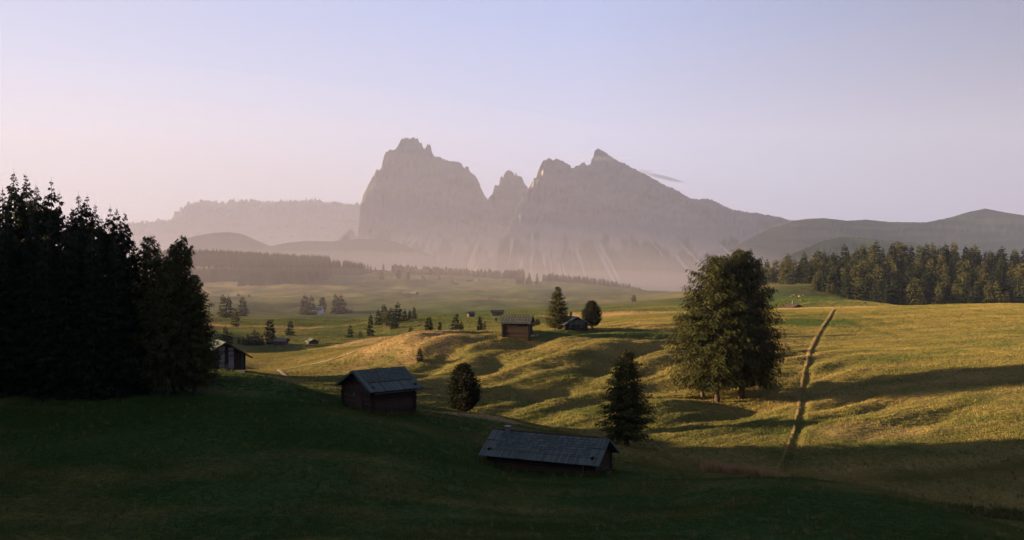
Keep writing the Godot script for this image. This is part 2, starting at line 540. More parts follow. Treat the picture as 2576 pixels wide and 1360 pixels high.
func massif(called: String, line: Array, far: float, foot: float, wide: float, cliff: float, rough: float, mat: Material, paint: Callable, step := 2.0, sd := 1, skew := 0.0) -> void:
	var nb := noise(sd, 0.006, 4)
	var ng := noise(sd + 50, 0.02, 3)
	var px0: float = line[0]
	var px1: float = line[line.size() - 2]
	var nu := int((px1 - px0) / step) + 1
	var front := 64
	var back := 10
	var nv := front + back + 1
	var pos := PackedVector3Array()
	var col := PackedColorArray()
	var high := 0.0
	for i in range(1, line.size(), 2):
		high = maxf(high, (CY - line[i]) / F * far)
	for i in nu:
		var px := px0 + i * step
		var b := (px - CX) / F
		# the wall stands slantwise to the view: one end nearer than the other
		var dist := far * (1.0 + skew * (px - 0.5 * (px0 + px1)) / F)
		var dip := (CY - ridge_at(line, px)) / F + rough * 0.0016 * ng.get_noise_2d(px * 3.0, 0.0) + rough * 0.0048 * ng.get_noise_2d(px * 14.0, 9.0)
		var top := dip * dist
		for k in 5:
			top = dip * (dist - wide * lies_out((top - foot) / (high - foot), cliff))
		var crest := dist - wide * lies_out((top - foot) / (high - foot), cliff)
		for j in nv:
			var y: float
			var ahead: float
			if j >= back:
				var v := float(j - back) / front
				y = lerpf(top, foot, v)
				var q := (y - foot) / (high - foot)
				var out := nb.get_noise_2d(px * 1.2, y * 0.8 + 200.0) * 0.055 + 0.03 * absf(ng.get_noise_2d(px * 1.6, y * 0.45)) + 0.014 * ng.get_noise_2d(px * 4.0 + 70.0, y * 0.5)
				out += 0.010 * sin(y * 0.055 + 5.0 * nb.get_noise_2d(px * 0.8, y * 0.3))
				out *= smoothstep(0.0, 0.10, v) * (1.0 - smoothstep(0.7, 1.0, v)) * (0.35 + 0.65 * smoothstep(1.0 - cliff - 0.1, 1.0 - cliff + 0.1, q)) * rough * 1.1
				ahead = dist - wide * (lies_out(q, cliff) + out)
			else:
				var v := 1.0 - float(j) / back
				y = lerpf(top, foot, pow(v, 0.8))
				ahead = crest + wide * 0.5 * v
			pos.append(Vector3(b * ahead, y, -ahead))
			col.append(paint.call(px, 0.0, y, (y - foot) / (high - foot)))
	var idx := PackedInt32Array()
	for i in nu - 1:
		for j in nv - 1:
			var k := i * nv + j
			idx.append_array([k, k + nv, k + 1, k + 1, k + nv, k + nv + 1])
	var arr := []
	arr.resize(Mesh.ARRAY_MAX)
	arr[Mesh.ARRAY_VERTEX] = pos
	arr[Mesh.ARRAY_COLOR] = col
	arr[Mesh.ARRAY_INDEX] = idx
	var tmp := ArrayMesh.new()
	tmp.add_surface_from_arrays(Mesh.PRIMITIVE_TRIANGLES, arr)
	var st := SurfaceTool.new()
	st.create_from(tmp, 0)
	st.generate_normals()
	setting(called, st.commit(), mat)

var n_rock := noise(31, 0.012, 4)

func paint_rock(px: float, s: float, y: float, h: float) -> Color:
	var rock := Color(0.205, 0.185, 0.180)
	var scree := Color(0.40, 0.36, 0.33)
	var wood := Color(0.030, 0.042, 0.024)
	var pasture := Color(0.070, 0.078, 0.035)
	var n := n_rock.get_noise_2d(px * 1.5, y * 0.25)
	var streak := n_rock.get_noise_2d(px * 1.6, y * 1.2 + 700.0)
	var c := rock.lerp(Color(0.27, 0.24, 0.23), clampf(0.5 + 0.8 * streak, 0.0, 1.0))
	var low := 0.40 + 0.14 * n
	if h < low:
		var t := smoothstep(low, low - 0.07, h)
		var ground_c := pasture.lerp(wood, clampf(0.5 + 1.6 * n_rock.get_noise_2d(px * 0.9 + 300.0, y * 0.25), 0.0, 1.0))
		# tongues of scree that widen and lean outwards below the gullies
		var fan := n_rock.get_noise_2d(px * 1.7 + (px - 1330.0) * h * 3.0, y * 0.10 + 40.0)
		ground_c = ground_c.lerp(scree, 0.8 * smoothstep(0.20, 0.40, fan) * smoothstep(0.08, 0.20, h))
		c = c.lerp(ground_c, t)
	return c

func paint_hill(px: float, s: float, y: float, h: float) -> Color:
	var wood := Color(0.030, 0.042, 0.026)
	var pasture := Color(0.062, 0.070, 0.036)
	var n := n_rock.get_noise_2d(px * 0.35 + 40.0, y * 1.3)
	return wood.lerp(pasture, smoothstep(-0.25, 0.45, n))

func build_mountains() -> void:
	var m := StandardMaterial3D.new()
	m.vertex_color_use_as_albedo = true
	m.roughness = 0.95
	m.metallic_specular = 0.2
	massif("plateau_mountain", [-500, 600, -300, 585, -100, 578, 150, 570, 330, 560, 390, 557, 395, 551, 405, 549, 418, 556, 430, 551, 436, 540, 470, 515, 500, 507, 520, 503, 550, 508, 570, 511, 575, 504, 610, 505, 630, 502, 670, 506, 690, 508, 720, 505, 735, 502, 745, 506, 785, 500, 820, 508, 860, 510, 905, 514, 960, 530, 1060, 560], 11000.0, -300.0, 3500.0, 0.45, 1.0, m, paint_rock, 2.5, 3, 0.5)
	massif("rocky_mountain", [846, 606, 882, 576, 900, 598, 905, 518, 909, 503, 922, 472, 936, 446, 947, 426, 957, 427, 962, 407, 968, 386, 980, 375, 989, 379, 995, 377, 998, 366, 1004, 363, 1008, 352, 1020, 347, 1029, 350, 1039, 346, 1052, 351, 1056, 361, 1060, 356, 1064, 373, 1069, 374, 1075, 364, 1083, 365, 1086, 382, 1092, 393, 1103, 394, 1109, 398, 1124, 404, 1143, 407, 1150, 406, 1162, 413, 1168, 426, 1172, 418, 1178, 419, 1181, 430, 1197, 444, 1206, 461, 1216, 486, 1225, 500, 1236, 515, 1270, 560, 1300, 600], 7000.0, -300.0, 2500.0, 0.58, 0.5, m, paint_rock, 1.2, 5, 0.55)
	massif("spired_mountain", [1150, 620, 1200, 540, 1229, 501, 1239, 487, 1245, 464, 1248, 468, 1254, 466, 1260, 440, 1265, 449, 1272, 430, 1279, 428, 1289, 432, 1296, 442, 1298, 436, 1302, 443, 1312, 445, 1319, 461, 1326, 471, 1340, 500, 1380, 560], 7300.0, -300.0, 2600.0, 0.55, 0.5, m, paint_rock, 1.2, 7, 0.35)
	massif("sloping_mountain", [1250, 640, 1300, 530, 1331, 471, 1343, 449, 1349, 447, 1352, 434, 1357, 422, 1366, 405, 1378, 400, 1385, 399, 1393, 404, 1397, 399, 1408, 402, 1416, 406, 1431, 413, 1437, 422, 1443, 423, 1454, 415, 1468, 409, 1479, 416, 1485, 413, 1489, 400, 1492, 394, 1496, 380, 1505, 374, 1512, 377, 1523, 384, 1538, 394, 1550, 401, 1569, 411, 1592, 423, 1630, 442, 1676, 468, 1710, 482, 1736, 499, 1760, 502, 1775, 500, 1792, 502, 1810, 512, 1840, 527, 1870, 533, 1900, 535, 1960, 547, 1995, 556, 2060, 580, 2200, 620], 7000.0, -300.0, 2700.0, 0.50, 0.45, m, paint_rock, 1.4, 9, 0.45)
	massif("dark_ridge", [1850, 620, 1930, 575, 1995, 556, 2030, 551, 2075, 549, 2130, 556, 2180, 553, 2240, 559, 2330, 560, 2390, 548, 2440, 533, 2480, 525, 2520, 533, 2576, 542, 2700, 565, 2900, 570, 3200, 590], 6700.0, -300.0, 2200.0, 0.25, 0.10, m, paint_hill, 2.5, 13, 0.2)
	massif("wooded_foothill", [400, 640, 470, 601, 500, 592, 540, 586, 575, 585, 610, 590, 650, 608, 680, 620, 720, 612, 760, 607, 830, 608, 905, 602, 960, 602, 1000, 612, 1100, 650], 5600.0, -300.0, 1500.0, 0.3, 0.2, m, paint_hill, 3.0, 17, 0.3)
	massif("pasture_foothill", [1880, 680, 1980, 645, 2060, 610, 2110, 597, 2160, 598, 2220, 605, 2300, 612, 2400, 640, 2500, 660, 2700, 690], 3900.0, -300.0, 1200.0, 0.3, 0.2, m, paint_hill, 3.0, 19, 0.0)

# ---------------------------------------------------------------- trees
class Growth:
	var v := PackedVector3Array()
	var n := PackedVector3Array()
	var c := PackedColorArray()

	func tri(a: Vector3, b: Vector3, d: Vector3, col: Color) -> void:
		var nn := (d - a).cross(b - a).normalized()
		v.append_array([a, b, d])
		n.append_array([nn, nn, nn])
		c.append_array([col, col, col])

	func stick(a: Vector3, b: Vector3, ra: float, rb: float, sides: int, col: Color) -> void:
		var ax := (b - a).normalized()
		var s := ax.cross(Vector3.UP if absf(ax.y) < 0.9 else Vector3.RIGHT).normalized()
		var t := ax.cross(s)
		for k in sides:
			var p := TAU * k / sides
			var q := TAU * (k + 1) / sides
			var u := s * cos(p) + t * sin(p)
			var w := s * cos(q) + t * sin(q)
			v.append_array([a + u * ra, b + u * rb, a + w * ra, a + w * ra, b + u * rb, b + w * rb])
			n.append_array([u, u, w, w, u, w])
			for m in 6:
				c.append(col)

	func mesh() -> ArrayMesh:
		var arr := []
		arr.resize(Mesh.ARRAY_MAX)
		arr[Mesh.ARRAY_VERTEX] = v
		arr[Mesh.ARRAY_NORMAL] = n
		arr[Mesh.ARRAY_COLOR] = c
		var m := ArrayMesh.new()
		m.add_surface_from_arrays(Mesh.PRIMITIVE_TRIANGLES, arr)
		return m

var needle_mat: StandardMaterial3D
var bark_mat: StandardMaterial3D

# outline of a crown at share t of its height (0 foot, 1 top)
func outline(kind: String, t: float) -> float:
	match kind:
		"spruce":
			return pow(1.0 - t, 0.92) * (0.78 + 0.22 * smoothstep(0.0, 0.18, t)) + 0.015
		"larch":
			return pow(maxf(1.0 - t, 0.0), 0.72) * (0.62 + 0.38 * smoothstep(0.0, 0.22, t)) + 0.01
		"round":
			return pow(maxf(1.0 - pow(absf(t - 0.24) / (0.76 if t > 0.24 else 0.60), 1.5), 0.0), 0.80) * 0.96 + 0.04
		"egg":
			return pow(maxf(sin(PI * pow(clampf(t * 0.93 + 0.055, 0.0, 1.0), 0.54)), 0.0), 0.95) * 0.98 + 0.02
	return 1.0 - t

# p: height, radius, foot (share of height where the crown starts), whorls, per, twigs, twig (length), wide, rise, droop, hang, tip
func grow(kind: String, p: Dictionary, sd: int) -> Dictionary:
	var g := RandomNumberGenerator.new()
	g.seed = sd
	var h: float = p.height
	var wood := Growth.new()
	var leaf := Growth.new()
	var bark := Color(0.055, 0.043, 0.036)
	if p.has("bark"):
		bark = p.bark
	var tone: Color = p.tone
	var lean: Vector3 = Vector3(g.randf_range(-1, 1), 0, g.randf_range(-1, 1)) * h * p.get("lean", 0.012)
	var tr: float = p.get("trunk", h * 0.014)
	var stations := 9
	var axis: Array[Vector3] = []
	for k in stations + 1:
		var t := float(k) / stations
		axis.append(Vector3(0, t * h * 0.985 - (h * 0.02 + 0.01 if k == 0 else 0.0), 0) + lean * sin(t * PI) + Vector3(g.randf_range(-1, 1), 0, g.randf_range(-1, 1)) * tr * 0.35 * (1.0 if k < stations else 0.0))
	for k in stations:
		var t0 := float(k) / stations
		var t1 := float(k + 1) / stations
		wood.stick(axis[k], axis[k + 1], tr * (1.45 if k == 0 else 1.0) * (1.0 - 0.95 * t0), tr * (1.0 - 0.95 * t1), p.get("sides", 7), bark)
	var foot: float = p.foot
	var whorls: int = p.whorls
	var spin := g.randf() * TAU
	for wi in whorls:
		var t := (wi + g.randf_range(-0.35, 0.35)) / (whorls - 0.5)
		t = clampf(t, 0.0, 0.995)
		var y := h * lerpf(foot, 1.0, t)
		var kx := y / h * stations
		var ki := mini(int(kx), stations - 1)
		var stem: Vector3 = axis[ki].lerp(axis[ki + 1], kx - ki)
		stem.y = y
		var full: float = p.radius * outline(kind, t)
		var per: int = p.per if t < 0.86 else maxi(3, p.per - 2)
		for b in per:
			spin += TAU / per + g.randf_range(-0.45, 0.45) + 0.17
			var miss: float = p.get("gaps", 0.06) * (2.2 if t > 0.62 else 1.0)
			if g.randf() < miss:
				continue
			var high: float = y + h * (1.0 - foot) / whorls * g.randf_range(-1.0, 1.0) * p.get("mixed", 0.3)
			var stem_b := Vector3(stem.x, minf(high, h * 0.98), stem.z)
			var len := full * g.randf_range(p.get("even", 0.72), 1.08)
			var out := Vector3(cos(spin), 0, sin(spin))
			var side := Vector3(-sin(spin), 0, cos(spin))
			var rise: float = lerpf(p.rise, p.get("rise_top", 0.7), smoothstep(0.45, 1.0, t)) + g.randf_range(-0.12, 0.12)
			var droop: float = p.droop * (1.0 - 0.7 * t)
			var tipup: float = p.get("tip", 0.2)
			var twigs := int(ceil(p.twigs * clampf(len / p.radius, 0.12, 1.0) + 1.0))
			var col_b := tone * g.randf_range(0.78, 1.22)
			if p.has("tone2"):
				col_b = col_b.lerp(p.tone2, g.randf() * 0.8)
			var prev := stem_b
			var steps := 3
			if p.get("limbs", true):
				for q in steps:
					var s := float(q + 1) / steps * 0.92
					var pt := stem_b + out * len * s + Vector3.UP * len * (s * rise - droop * s * s + tipup * s * s * s)
					wood.stick(prev, pt, tr * 0.20 * (1.0 - 0.28 * q) * clampf(len / p.radius + 0.25, 0.3, 1.0), tr * 0.20 * (1.0 - 0.28 * (q + 1)) * clampf(len / p.radius + 0.25, 0.3, 1.0), 3, bark)
					prev = pt
			var fuzz: float = p.get("fuzz", 0.0)
			var inner: float = p.get("inner", 0.12)
			for k in twigs:
				var s := lerpf(inner, 1.0, pow((k + g.randf()) / twigs, p.get("outer", 0.8)))
				var pt: Vector3 = stem_b + out * len * s + Vector3.UP * len * (s * rise - droop * s * s + tipup * s * s * s)
				if fuzz > 0.0:
					pt += Vector3(g.randf_range(-1, 1), g.randf_range(-1, 1), g.randf_range(-1, 1)) * fuzz * minf(1.0, full / p.radius * 1.6)
				var sgn := 1.0 if (k & 1) == 0 else -1.0
				var tl: float = p.twig * g.randf_range(0.6, 1.3) * lerpf(1.0, p.get("shrink", 0.65), s)
				tl = minf(tl, maxf(full * 0.95, p.twig * 0.16))
				var spread: float = p.get("spread", 0.9)
				var dir: Vector3 = (out * g.randf_range(0.25, 1.0) + side * sgn * spread * g.randf_range(0.2, 1.1) + Vector3.UP * (-p.hang * g.randf_range(0.2, 1.3) + p.get("up", 0.0) * g.randf_range(0.0, 1.0))).normalized()
				var cross: Vector3 = dir.cross(Vector3(g.randf_range(-1, 1), g.randf_range(-1, 1), g.randf_range(-1, 1))).normalized()
				var wd: float = tl * p.wide * g.randf_range(0.7, 1.3)
				var col := col_b * g.randf_range(0.8, 1.2)
				col.a = 1.0
				var mid: Vector3 = pt + dir * tl * 0.45
				var tip: Vector3 = pt + dir * tl + Vector3.DOWN * tl * 0.12
				var up: Vector3 = dir.cross(cross) * wd * 0.35
				leaf.tri(pt, mid + cross * wd + up, tip, col)
				leaf.tri(pt, tip, mid - cross * wd + up, col)
	# leader
	var top: Vector3 = axis[stations]
	if p.get("leader", true):
		wood.stick(top - Vector3.UP * 0.2, top + Vector3.UP * h * 0.03, tr * 0.08, tr * 0.03, 3, bark)
		for k in 7:
			var d := Vector3(g.randf_range(-1, 1), g.randf_range(0.2, 1.2), g.randf_range(-1, 1)).normalized()
			var cr: Vector3 = d.cross(Vector3(0.3, 0.2, 1)).normalized() * p.twig * 0.12
			var s0 := top - Vector3.UP * h * 0.02 * g.randf()
			leaf.tri(s0, s0 + d * p.twig * 0.28 + cr * 0.4, s0 + d * p.twig * 0.28 - cr * 0.4, tone)
	return {"trunk": wood, "crown": leaf}

func tree_node(called: String, made: Dictionary, at_: Vector3, size: float, turn: float, label: String, group := "", category := "tree") -> Node3D:
	var t := base(called, at_, turn)
	t.scale = Vector3.ONE * size
	part("trunk", made.trunk_mesh, bark_mat, t)
	part("crown", made.crown_mesh, needle_mat, t)
	tag(t, label, category, group)
	return t

func baked(made: Dictionary, joined := false) -> Dictionary:
	var w: Growth = made.trunk
	var l: Growth = made.crown
	if joined:
		l.v.append_array(w.v)
		l.n.append_array(w.n)
		l.c.append_array(w.c)
		return {"whole": l.mesh()}
	var crown := l.mesh()
	l.v.append_array(w.v)
	l.n.append_array(w.n)
	l.c.append_array(w.c)
	return {"trunk_mesh": w.mesh(), "crown_mesh": crown, "whole": l.mesh()}

const SPRUCE_TONE := Color(0.014, 0.021, 0.010)
const LARCH_TONE := Color(0.042, 0.048, 0.015)
const PINE_TONE := Color(0.013, 0.017, 0.008)

var spruces: Array[Dictionary] = []
var larches: Array[Dictionary] = []
var pines: Array[Dictionary] = []
var small_firs: Array[Dictionary] = []

func plant(called: String, kinds: Array, k: int, px: float, d: float, height: float, label: String, group := "", wide := 1.0, category := "tree") -> Node3D:
	var p := at(px, d)
	var t := tree_node(called, kinds[k % kinds.size()], p, height, rng.randf() * TAU, label, group, category)
	t.scale = Vector3(height * wide, height, height * wide)
	return t

func tree_materials() -> void:
	needle_mat = StandardMaterial3D.new()
	needle_mat.vertex_color_use_as_albedo = true
	needle_mat.roughness = 0.8
	needle_mat.metallic_specular = 0.25
	needle_mat.backlight_enabled = true
	needle_mat.backlight = Color(0.5, 0.5, 0.5)
	needle_mat.cull_mode = BaseMaterial3D.CULL_DISABLED
	bark_mat = StandardMaterial3D.new()
	bark_mat.vertex_color_use_as_albedo = true
	bark_mat.roughness = 0.95
	bark_mat.metallic_specular = 0.2

# all prototypes are one metre tall and scaled when planted
func tree_kinds() -> void:
	for k in 5:
		spruces.append(baked(grow("spruce", {"height": 1.0, "radius": 0.165, "foot": 0.05, "whorls": 44, "per": 8, "twigs": 24, "twig": 0.040, "wide": 0.26, "rise": 0.02, "rise_top": 0.75, "droop": 0.55, "tip": 0.32, "hang": 0.75, "tone": SPRUCE_TONE, "trunk": 0.012, "gaps": 0.10, "even": 0.6}, 100 + k)))
	for k in 4:
		larches.append(baked(grow("larch", {"height": 1.0, "radius": 0.27, "foot": 0.10, "whorls": 44, "per": 9, "twigs": 66, "twig": 0.042, "wide": 0.14, "rise": 0.05, "rise_top": 0.8, "droop": 0.35, "tip": 0.30, "hang": 0.75, "tone": LARCH_TONE, "tone2": Color(0.058, 0.050, 0.015), "trunk": 0.016, "gaps": 0.12, "even": 0.55, "spread": 1.1, "mixed": 0.8, "fuzz": 0.016}, 200 + k)))
	for k in 3:
		pines.append(baked(grow("egg", {"height": 1.0, "radius": 0.31, "foot": 0.06, "whorls": 44, "per": 13, "twigs": 26, "twig": 0.042, "wide": 0.22, "rise": 0.35, "rise_top": 1.2, "droop": 0.1, "tip": 0.35, "hang": 0.0, "up": 0.9, "tone": PINE_TONE, "trunk": 0.03, "gaps": 0.05, "even": 0.80, "inner": 0.45, "outer": 0.6, "leader": false, "shrink": 0.9, "mixed": 1.2, "fuzz": 0.022}, 300 + k)))

	for k in 4:
		far_spruces.append(baked(grow("spruce", {"height": 1.0, "radius": 0.25, "foot": 0.02, "whorls": 17, "per": 7, "twigs": 9, "twig": 0.095, "wide": 0.30, "rise": 0.02, "rise_top": 0.75, "droop": 0.5, "tip": 0.3, "hang": 0.7, "tone": SPRUCE_TONE * 0.95, "trunk": 0.018, "limbs": false, "sides": 5, "gaps": 0.08, "even": 0.6, "leader": false}, 400 + k), true))
		far_larches.append(baked(grow("larch", {"height": 1.0, "radius": 0.27, "foot": 0.03, "whorls": 17, "per": 7, "twigs": 10, "twig": 0.10, "wide": 0.26, "rise": 0.1, "rise_top": 0.8, "droop": 0.35, "tip": 0.3, "hang": 0.6, "tone": LARCH_TONE, "tone2": Color(0.062, 0.054, 0.017), "trunk": 0.02, "limbs": false, "sides": 5, "gaps": 0.08, "even": 0.6, "leader": false}, 420 + k), true))
		far_pines.append(baked(grow("egg", {"height": 1.0, "radius": 0.30, "foot": 0.05, "whorls": 15, "per": 9, "twigs": 8, "twig": 0.13, "wide": 0.34, "rise": 0.3, "rise_top": 1.1, "droop": 0.1, "tip": 0.3, "hang": 0.0, "up": 0.8, "tone": PINE_TONE * 1.2, "trunk": 0.03, "limbs": false, "sides": 5, "gaps": 0.08, "even": 0.7, "inner": 0.3, "leader": false}, 440 + k), true))

var far_spruces: Array[Dictionary] = []
var far_larches: Array[Dictionary] = []
var far_pines: Array[Dictionary] = []

func far_tree(called: String, kinds: Array, k: int, px: float, d: float, height: float, label: String, group := "", wide := 1.0) -> void:
	var o := part(called, kinds[k % kinds.size()].whole, needle_mat, self)
	o.transform = stand(at(px, d, -0.1), height, wide)
	tag(o, label, "tree", group)

func right_wood() -> void:
	var n := 0
	var d := 548.0
	while d < 820.0 and n < 298:
		var px := 1905.0 + rng.randf() * 12.0
		while px < 2625.0 and n < 298:
			var jd := d + rng.randf_range(-7.5, 7.5)
			# the front edge bends back on the left, where a tongue of meadow runs in
			var edge := 548.0 if px > 2170.0 else lerpf(690.0, 560.0, smoothstep(1900.0, 2170.0, px) * (1.0 if px > 2040.0 else 0.55))
			if jd > edge + 6.0 * sin(px * 0.05) - 6.0:
				var larchy := rng.randf() < 0.32
				far_tree("forest_larch" if larchy else "forest_spruce", far_larches if larchy else far_spruces, rng.randi() % 4, px, jd, rng.randf_range(10.5, 19.5) * (0.85 if jd < 570.0 else 1.0),
					"olive green larch among the dark trees of the wooded rise at the right" if larchy else "dark spruce in the close wood on the rise at the right", "larches of the wooded rise" if larchy else "spruces of the wooded rise", rng.randf_range(1.05, 1.8))
				n += 1
			px += rng.randf_range(20.0, 52.0) * 600.0 / d
		d += 15.0
	# young trees along the front edge
	for e in [[2050, 600, 11.0], [2083, 590, 7.0], [2096, 592, 8.0]]:
		far_tree("edge_larch", far_larches, int(e[0]), e[0], e[1], e[2], ["round topped larch standing clear at the back of the meadow tongue", "short young larch left of its slightly taller twin below the wood", "short young larch right of its twin below the wood"][0 if e[0] < 2060 else (1 if e[0] < 2090 else 2)])

func far_wood() -> void:
	var where: Array[Transform3D] = []
	# the hazy wood on the far slope, with a clearing in its left half
	for k in 2600:
		var px := rng.randf_range(360.0, 830.0)
		var d := rng.randf_range(1120.0, 1760.0)
		if d > 1330.0 and d < 1440.0 and px < 640.0 + 40.0 * sin(d):
			continue
		if px > 800.0 and d < 1230.0:
			continue
		if px < 600.0 and d < 1190.0:
			continue
		where.append(stand(at(px, d, -0.3), rng.randf_range(13.0, 21.0), rng.randf_range(0.8, 1.15)))
	for k in 130:
		var px := rng.randf_range(815.0, 912.0)
		var d := rng.randf_range(1390.0, 1520.0) - (px - 815.0) * 0.4
		where.append(stand(at(px, d, -0.3), rng.randf_range(13.0, 20.0), rng.randf_range(0.8, 1.1)))
	scatter("forest", far_spruces[0].whole, needle_mat, where, "hazy conifer wood that covers the far slope beyond the left spruces", "forest")
	for k in 105:
		var u := (k + rng.randf()) / 105.0
		var px := lerpf(985.0, 1316.0, u)
		var larchy := rng.randf() < 0.6
		far_tree("treeline_larch" if larchy else "treeline_spruce", far_larches if larchy else far_spruces, k, px, lerpf(1530.0, 1440.0, u) + rng.randf_range(-25, 25), rng.randf_range(11.0, 17.0) + (4.0 if px > 1272.0 else 0.0),
			"pale larch in the row of trees along the far meadow's upper rim" if larchy else "grey spruce in the row of trees along the far meadow's upper rim", "larches of the far rim row" if larchy else "spruces of the far rim row", 1.1)
	for k in 80:
		var u := (k + rng.randf()) / 80.0
		var px := lerpf(1368.0, 1612.0, u)
		far_tree("slope_spruce", far_spruces, k, px, lerpf(1330.0, 1220.0, u) + rng.randf_range(-20, 30), rng.randf_range(12.0, 18.0) * (1.0 - 0.62 * u * u),
			"bluish spruce in the row that runs down right along the far meadow", "spruces of the row sinking to the right", 1.0)

# kind (0 spruce, 1 larch, 2 pine), bearing, metres ahead, height, width, label
func basin_trees() -> void:
	var list := [
		[0, 767, 648, 14.5, 1.2, "big spruce touching the left end of the white house, left of the pair"], [0, 781, 643, 13.0, 1.25, "big spruce covering the white house's left corner, right of the pair"],
		[2, 811, 672, 10.0, 0.8, "slim dark tree behind the right corner of the white house"], [0, 845, 655, 14.0, 1.1, "taller spruce of the two left of the low shed in the basin"], [0, 857, 645, 12.8, 1.4, "broader spruce of the two beside the low shed in the basin"],
		[0, 609, 560, 11.8, 1.25, "broad grey spruce alone on the slope right of the left wood"], [1, 590, 440, 8.8, 0.9, "ochre larch standing before the pink lit bank"], [0, 575, 520, 13.0, 0.9, "tall hazy spruce half behind the left wood's outer branches"], [1, 560, 505, 12.0, 0.9, "hazy larch close behind the left wood's outer branches"],
		[2, 599, 860, 3.6, 1.3, "small round bush high on the pale meadow, the larger of two"], [2, 626, 880, 2.5, 1.2, "tiny round bush high on the pale meadow"],
		[0, 566, 330, 6.5, 1.1, "dark fir just above the stone pillared barn's roof"], [0, 579, 340, 4.5, 1.0, "small fir right of the barn's roof ridge"],
		[0, 600, 345, 2.6, 1.2, "lowest fir at the left end of the dark row in the dip"], [0, 612, 342, 3.4, 1.1, "second fir from the left in the dark row in the dip"], [0, 622, 338, 4.8, 0.9, "third fir from the left in the dark row in the dip"], [0, 630, 340, 4.4, 0.9, "fir left of the pointed one in the dark row in the dip"], [0, 639, 338, 6.3, 1.1, "pointed tallest fir of the dark row in the dip"], [0, 648, 336, 5.5, 1.1, "broad fir right of the pointed one in the dip"], [0, 659, 336, 4.3, 1.0, "last fir at the right of the dark row in the dip"],
		[2, 679, 333, 8.6, 0.62, "tall dark tree with a flat topped tip left of the low hut"], [0, 729, 380, 6.6, 1.3, "grey fir behind the low hut with a long roof"],
		[0, 880, 372, 5.4, 1.0, "single fir at the foot of the green bank"], [1, 906, 368, 3.0, 1.2, "stubby larch right of the single fir below the green bank"],
		[0, 931, 385, 9.6, 0.75, "slender fir at the left of the tree clump in the basin"], [0, 951, 425, 7.5, 1.0, "left outer spruce of the tree clump in the basin"], [1, 965, 432, 8.6, 1.0, "golden topped larch in the tree clump in the basin"], [0, 1001, 438, 9.2, 1.3, "tallest pointed spruce of the tree clump in the basin"], [1, 975, 415, 6.8, 0.9, "yellow larch low in front of the clump's tallest spruces"],
		[0, 1018, 440, 5.6, 1.0, "spruce right beside the clump's tallest one"], [0, 1030, 445, 5.0, 1.0, "short spruce between the clump's last two on the right"], [0, 1042, 450, 6.4, 0.9, "rightmost spruce of the tree clump in the basin"], [0, 992, 405, 6.0, 1.5, "broad spruce at the foot of the tree clump in the basin"], [0, 983, 445, 6.5, 1.0, "spruce hidden in the middle of the tree clump in the basin"],
		[0, 1032, 300, 5.0, 1.0, "fir behind the golden rim, left of the crooked pine"], [0, 1056, 182, 2.9, 1.15, "small dark fir on the golden slope's rim"], [2, 1079, 330, 5.2, 0.8, "crooked thin pine with a clumpy crown beyond the rim"], [0, 1106, 330, 4.2, 0.9, "narrow fir right of the crooked pine"], [0, 1146, 318, 6.0, 1.4, "broad dark fir behind the rim, widest of those left of the batten roofed hut"], [0, 1161, 330, 3.4, 1.2, "low fir leaning on the broad fir's right side"],
		[0, 1207, 318, 5.4, 0.95, "pointed fir left of the batten roofed hut"], [0, 1219, 322, 3.0, 1.0, "little fir between the pointed fir and the batten roofed hut"],
		[2, 1150, 470, 1.9, 1.0, "tiny bush left of the small gabled hut"], [2, 1248, 420, 1.6, 1.0, "tiny bush below the wide grey shed"],
		[2, 1340, 300, 1.6, 1.5, "low bush behind the right gable of the batten roofed hut"], [2, 1352, 305, 2.0, 1.4, "low bush left of the golden green larch"],
		[2, 1595, 775, 6.6, 0.9, "single dark oval tree far out on the green meadow"],
		[0, 960, 1250, 12.5, 1.3, "broad fir, leftmost on the far meadow below the rim row"], [2, 1002, 1260, 11.5, 0.85, "flat topped tree second on the far meadow below the rim row"], [2, 1027, 1255, 10.5, 0.7, "narrow leaning tree third on the far meadow below the rim row"], [0, 1062, 1330, 5.5, 1.5, "upper small fir of the close pair on the far meadow"], [0, 1067, 1270, 6.0, 1.7, "lower small fir of the close pair on the far meadow"], [2, 1083, 1370, 9.0, 0.9, "dark tree nearest below the rim row's middle"], [0, 1104, 1320, 6.0, 1.5, "small fir right of the close pair on the far meadow"], [0, 1138, 1270, 5.2, 1.4, "small fir left of the row of far huts"],
		[0, 944, 1510, 5.5, 1.2, "small fir in the gap of the far skyline"], [0, 964, 1515, 11.5, 0.8, "single spruce on the far skyline left of the rim row"],
		[0, 917, 1400, 15.0, 0.8, "spruce at the left of three at the far wood's right end"], [0, 925, 1405, 14.0, 0.8, "middle spruce of three at the far wood's right end"], [0, 932, 1410, 12.5, 0.8, "last spruce of three at the far wood's right end"],
		[0, 1318, 1400, 14.0, 0.9, "spruce just right of the rim row's golden end"], [0, 1332, 1400, 13.0, 1.2, "broad spruce apart from the rim row's right end"],
		[0, 1301, 1200, 8.0, 1.0, "left spruce of the small group below the rim row's end"], [0, 1308, 1205, 10.5, 1.0, "pointed spruce of the small group below the rim row's end"], [0, 1315, 1200, 8.5, 1.0, "third spruce of the small group below the rim row's end"], [0, 1326, 1200, 8.0, 1.1, "fourth spruce of the small group below the rim row's end"], [0, 1334, 1205, 9.5, 1.0, "fifth spruce of the small group below the rim row's end"], [0, 1351, 1210, 14.0, 0.8, "tall spruce between the small group and the sinking row"],
	]
	var kinds := [far_spruces, far_larches, far_pines]
	var called := ["fir_tree", "larch_tree", "pine_tree"]
	for e in list:
		far_tree(called[e[0]], kinds[e[0]], rng.randi() % 4, e[1], e[2], e[3] * 1.15, e[5], "", e[4] * 1.15)

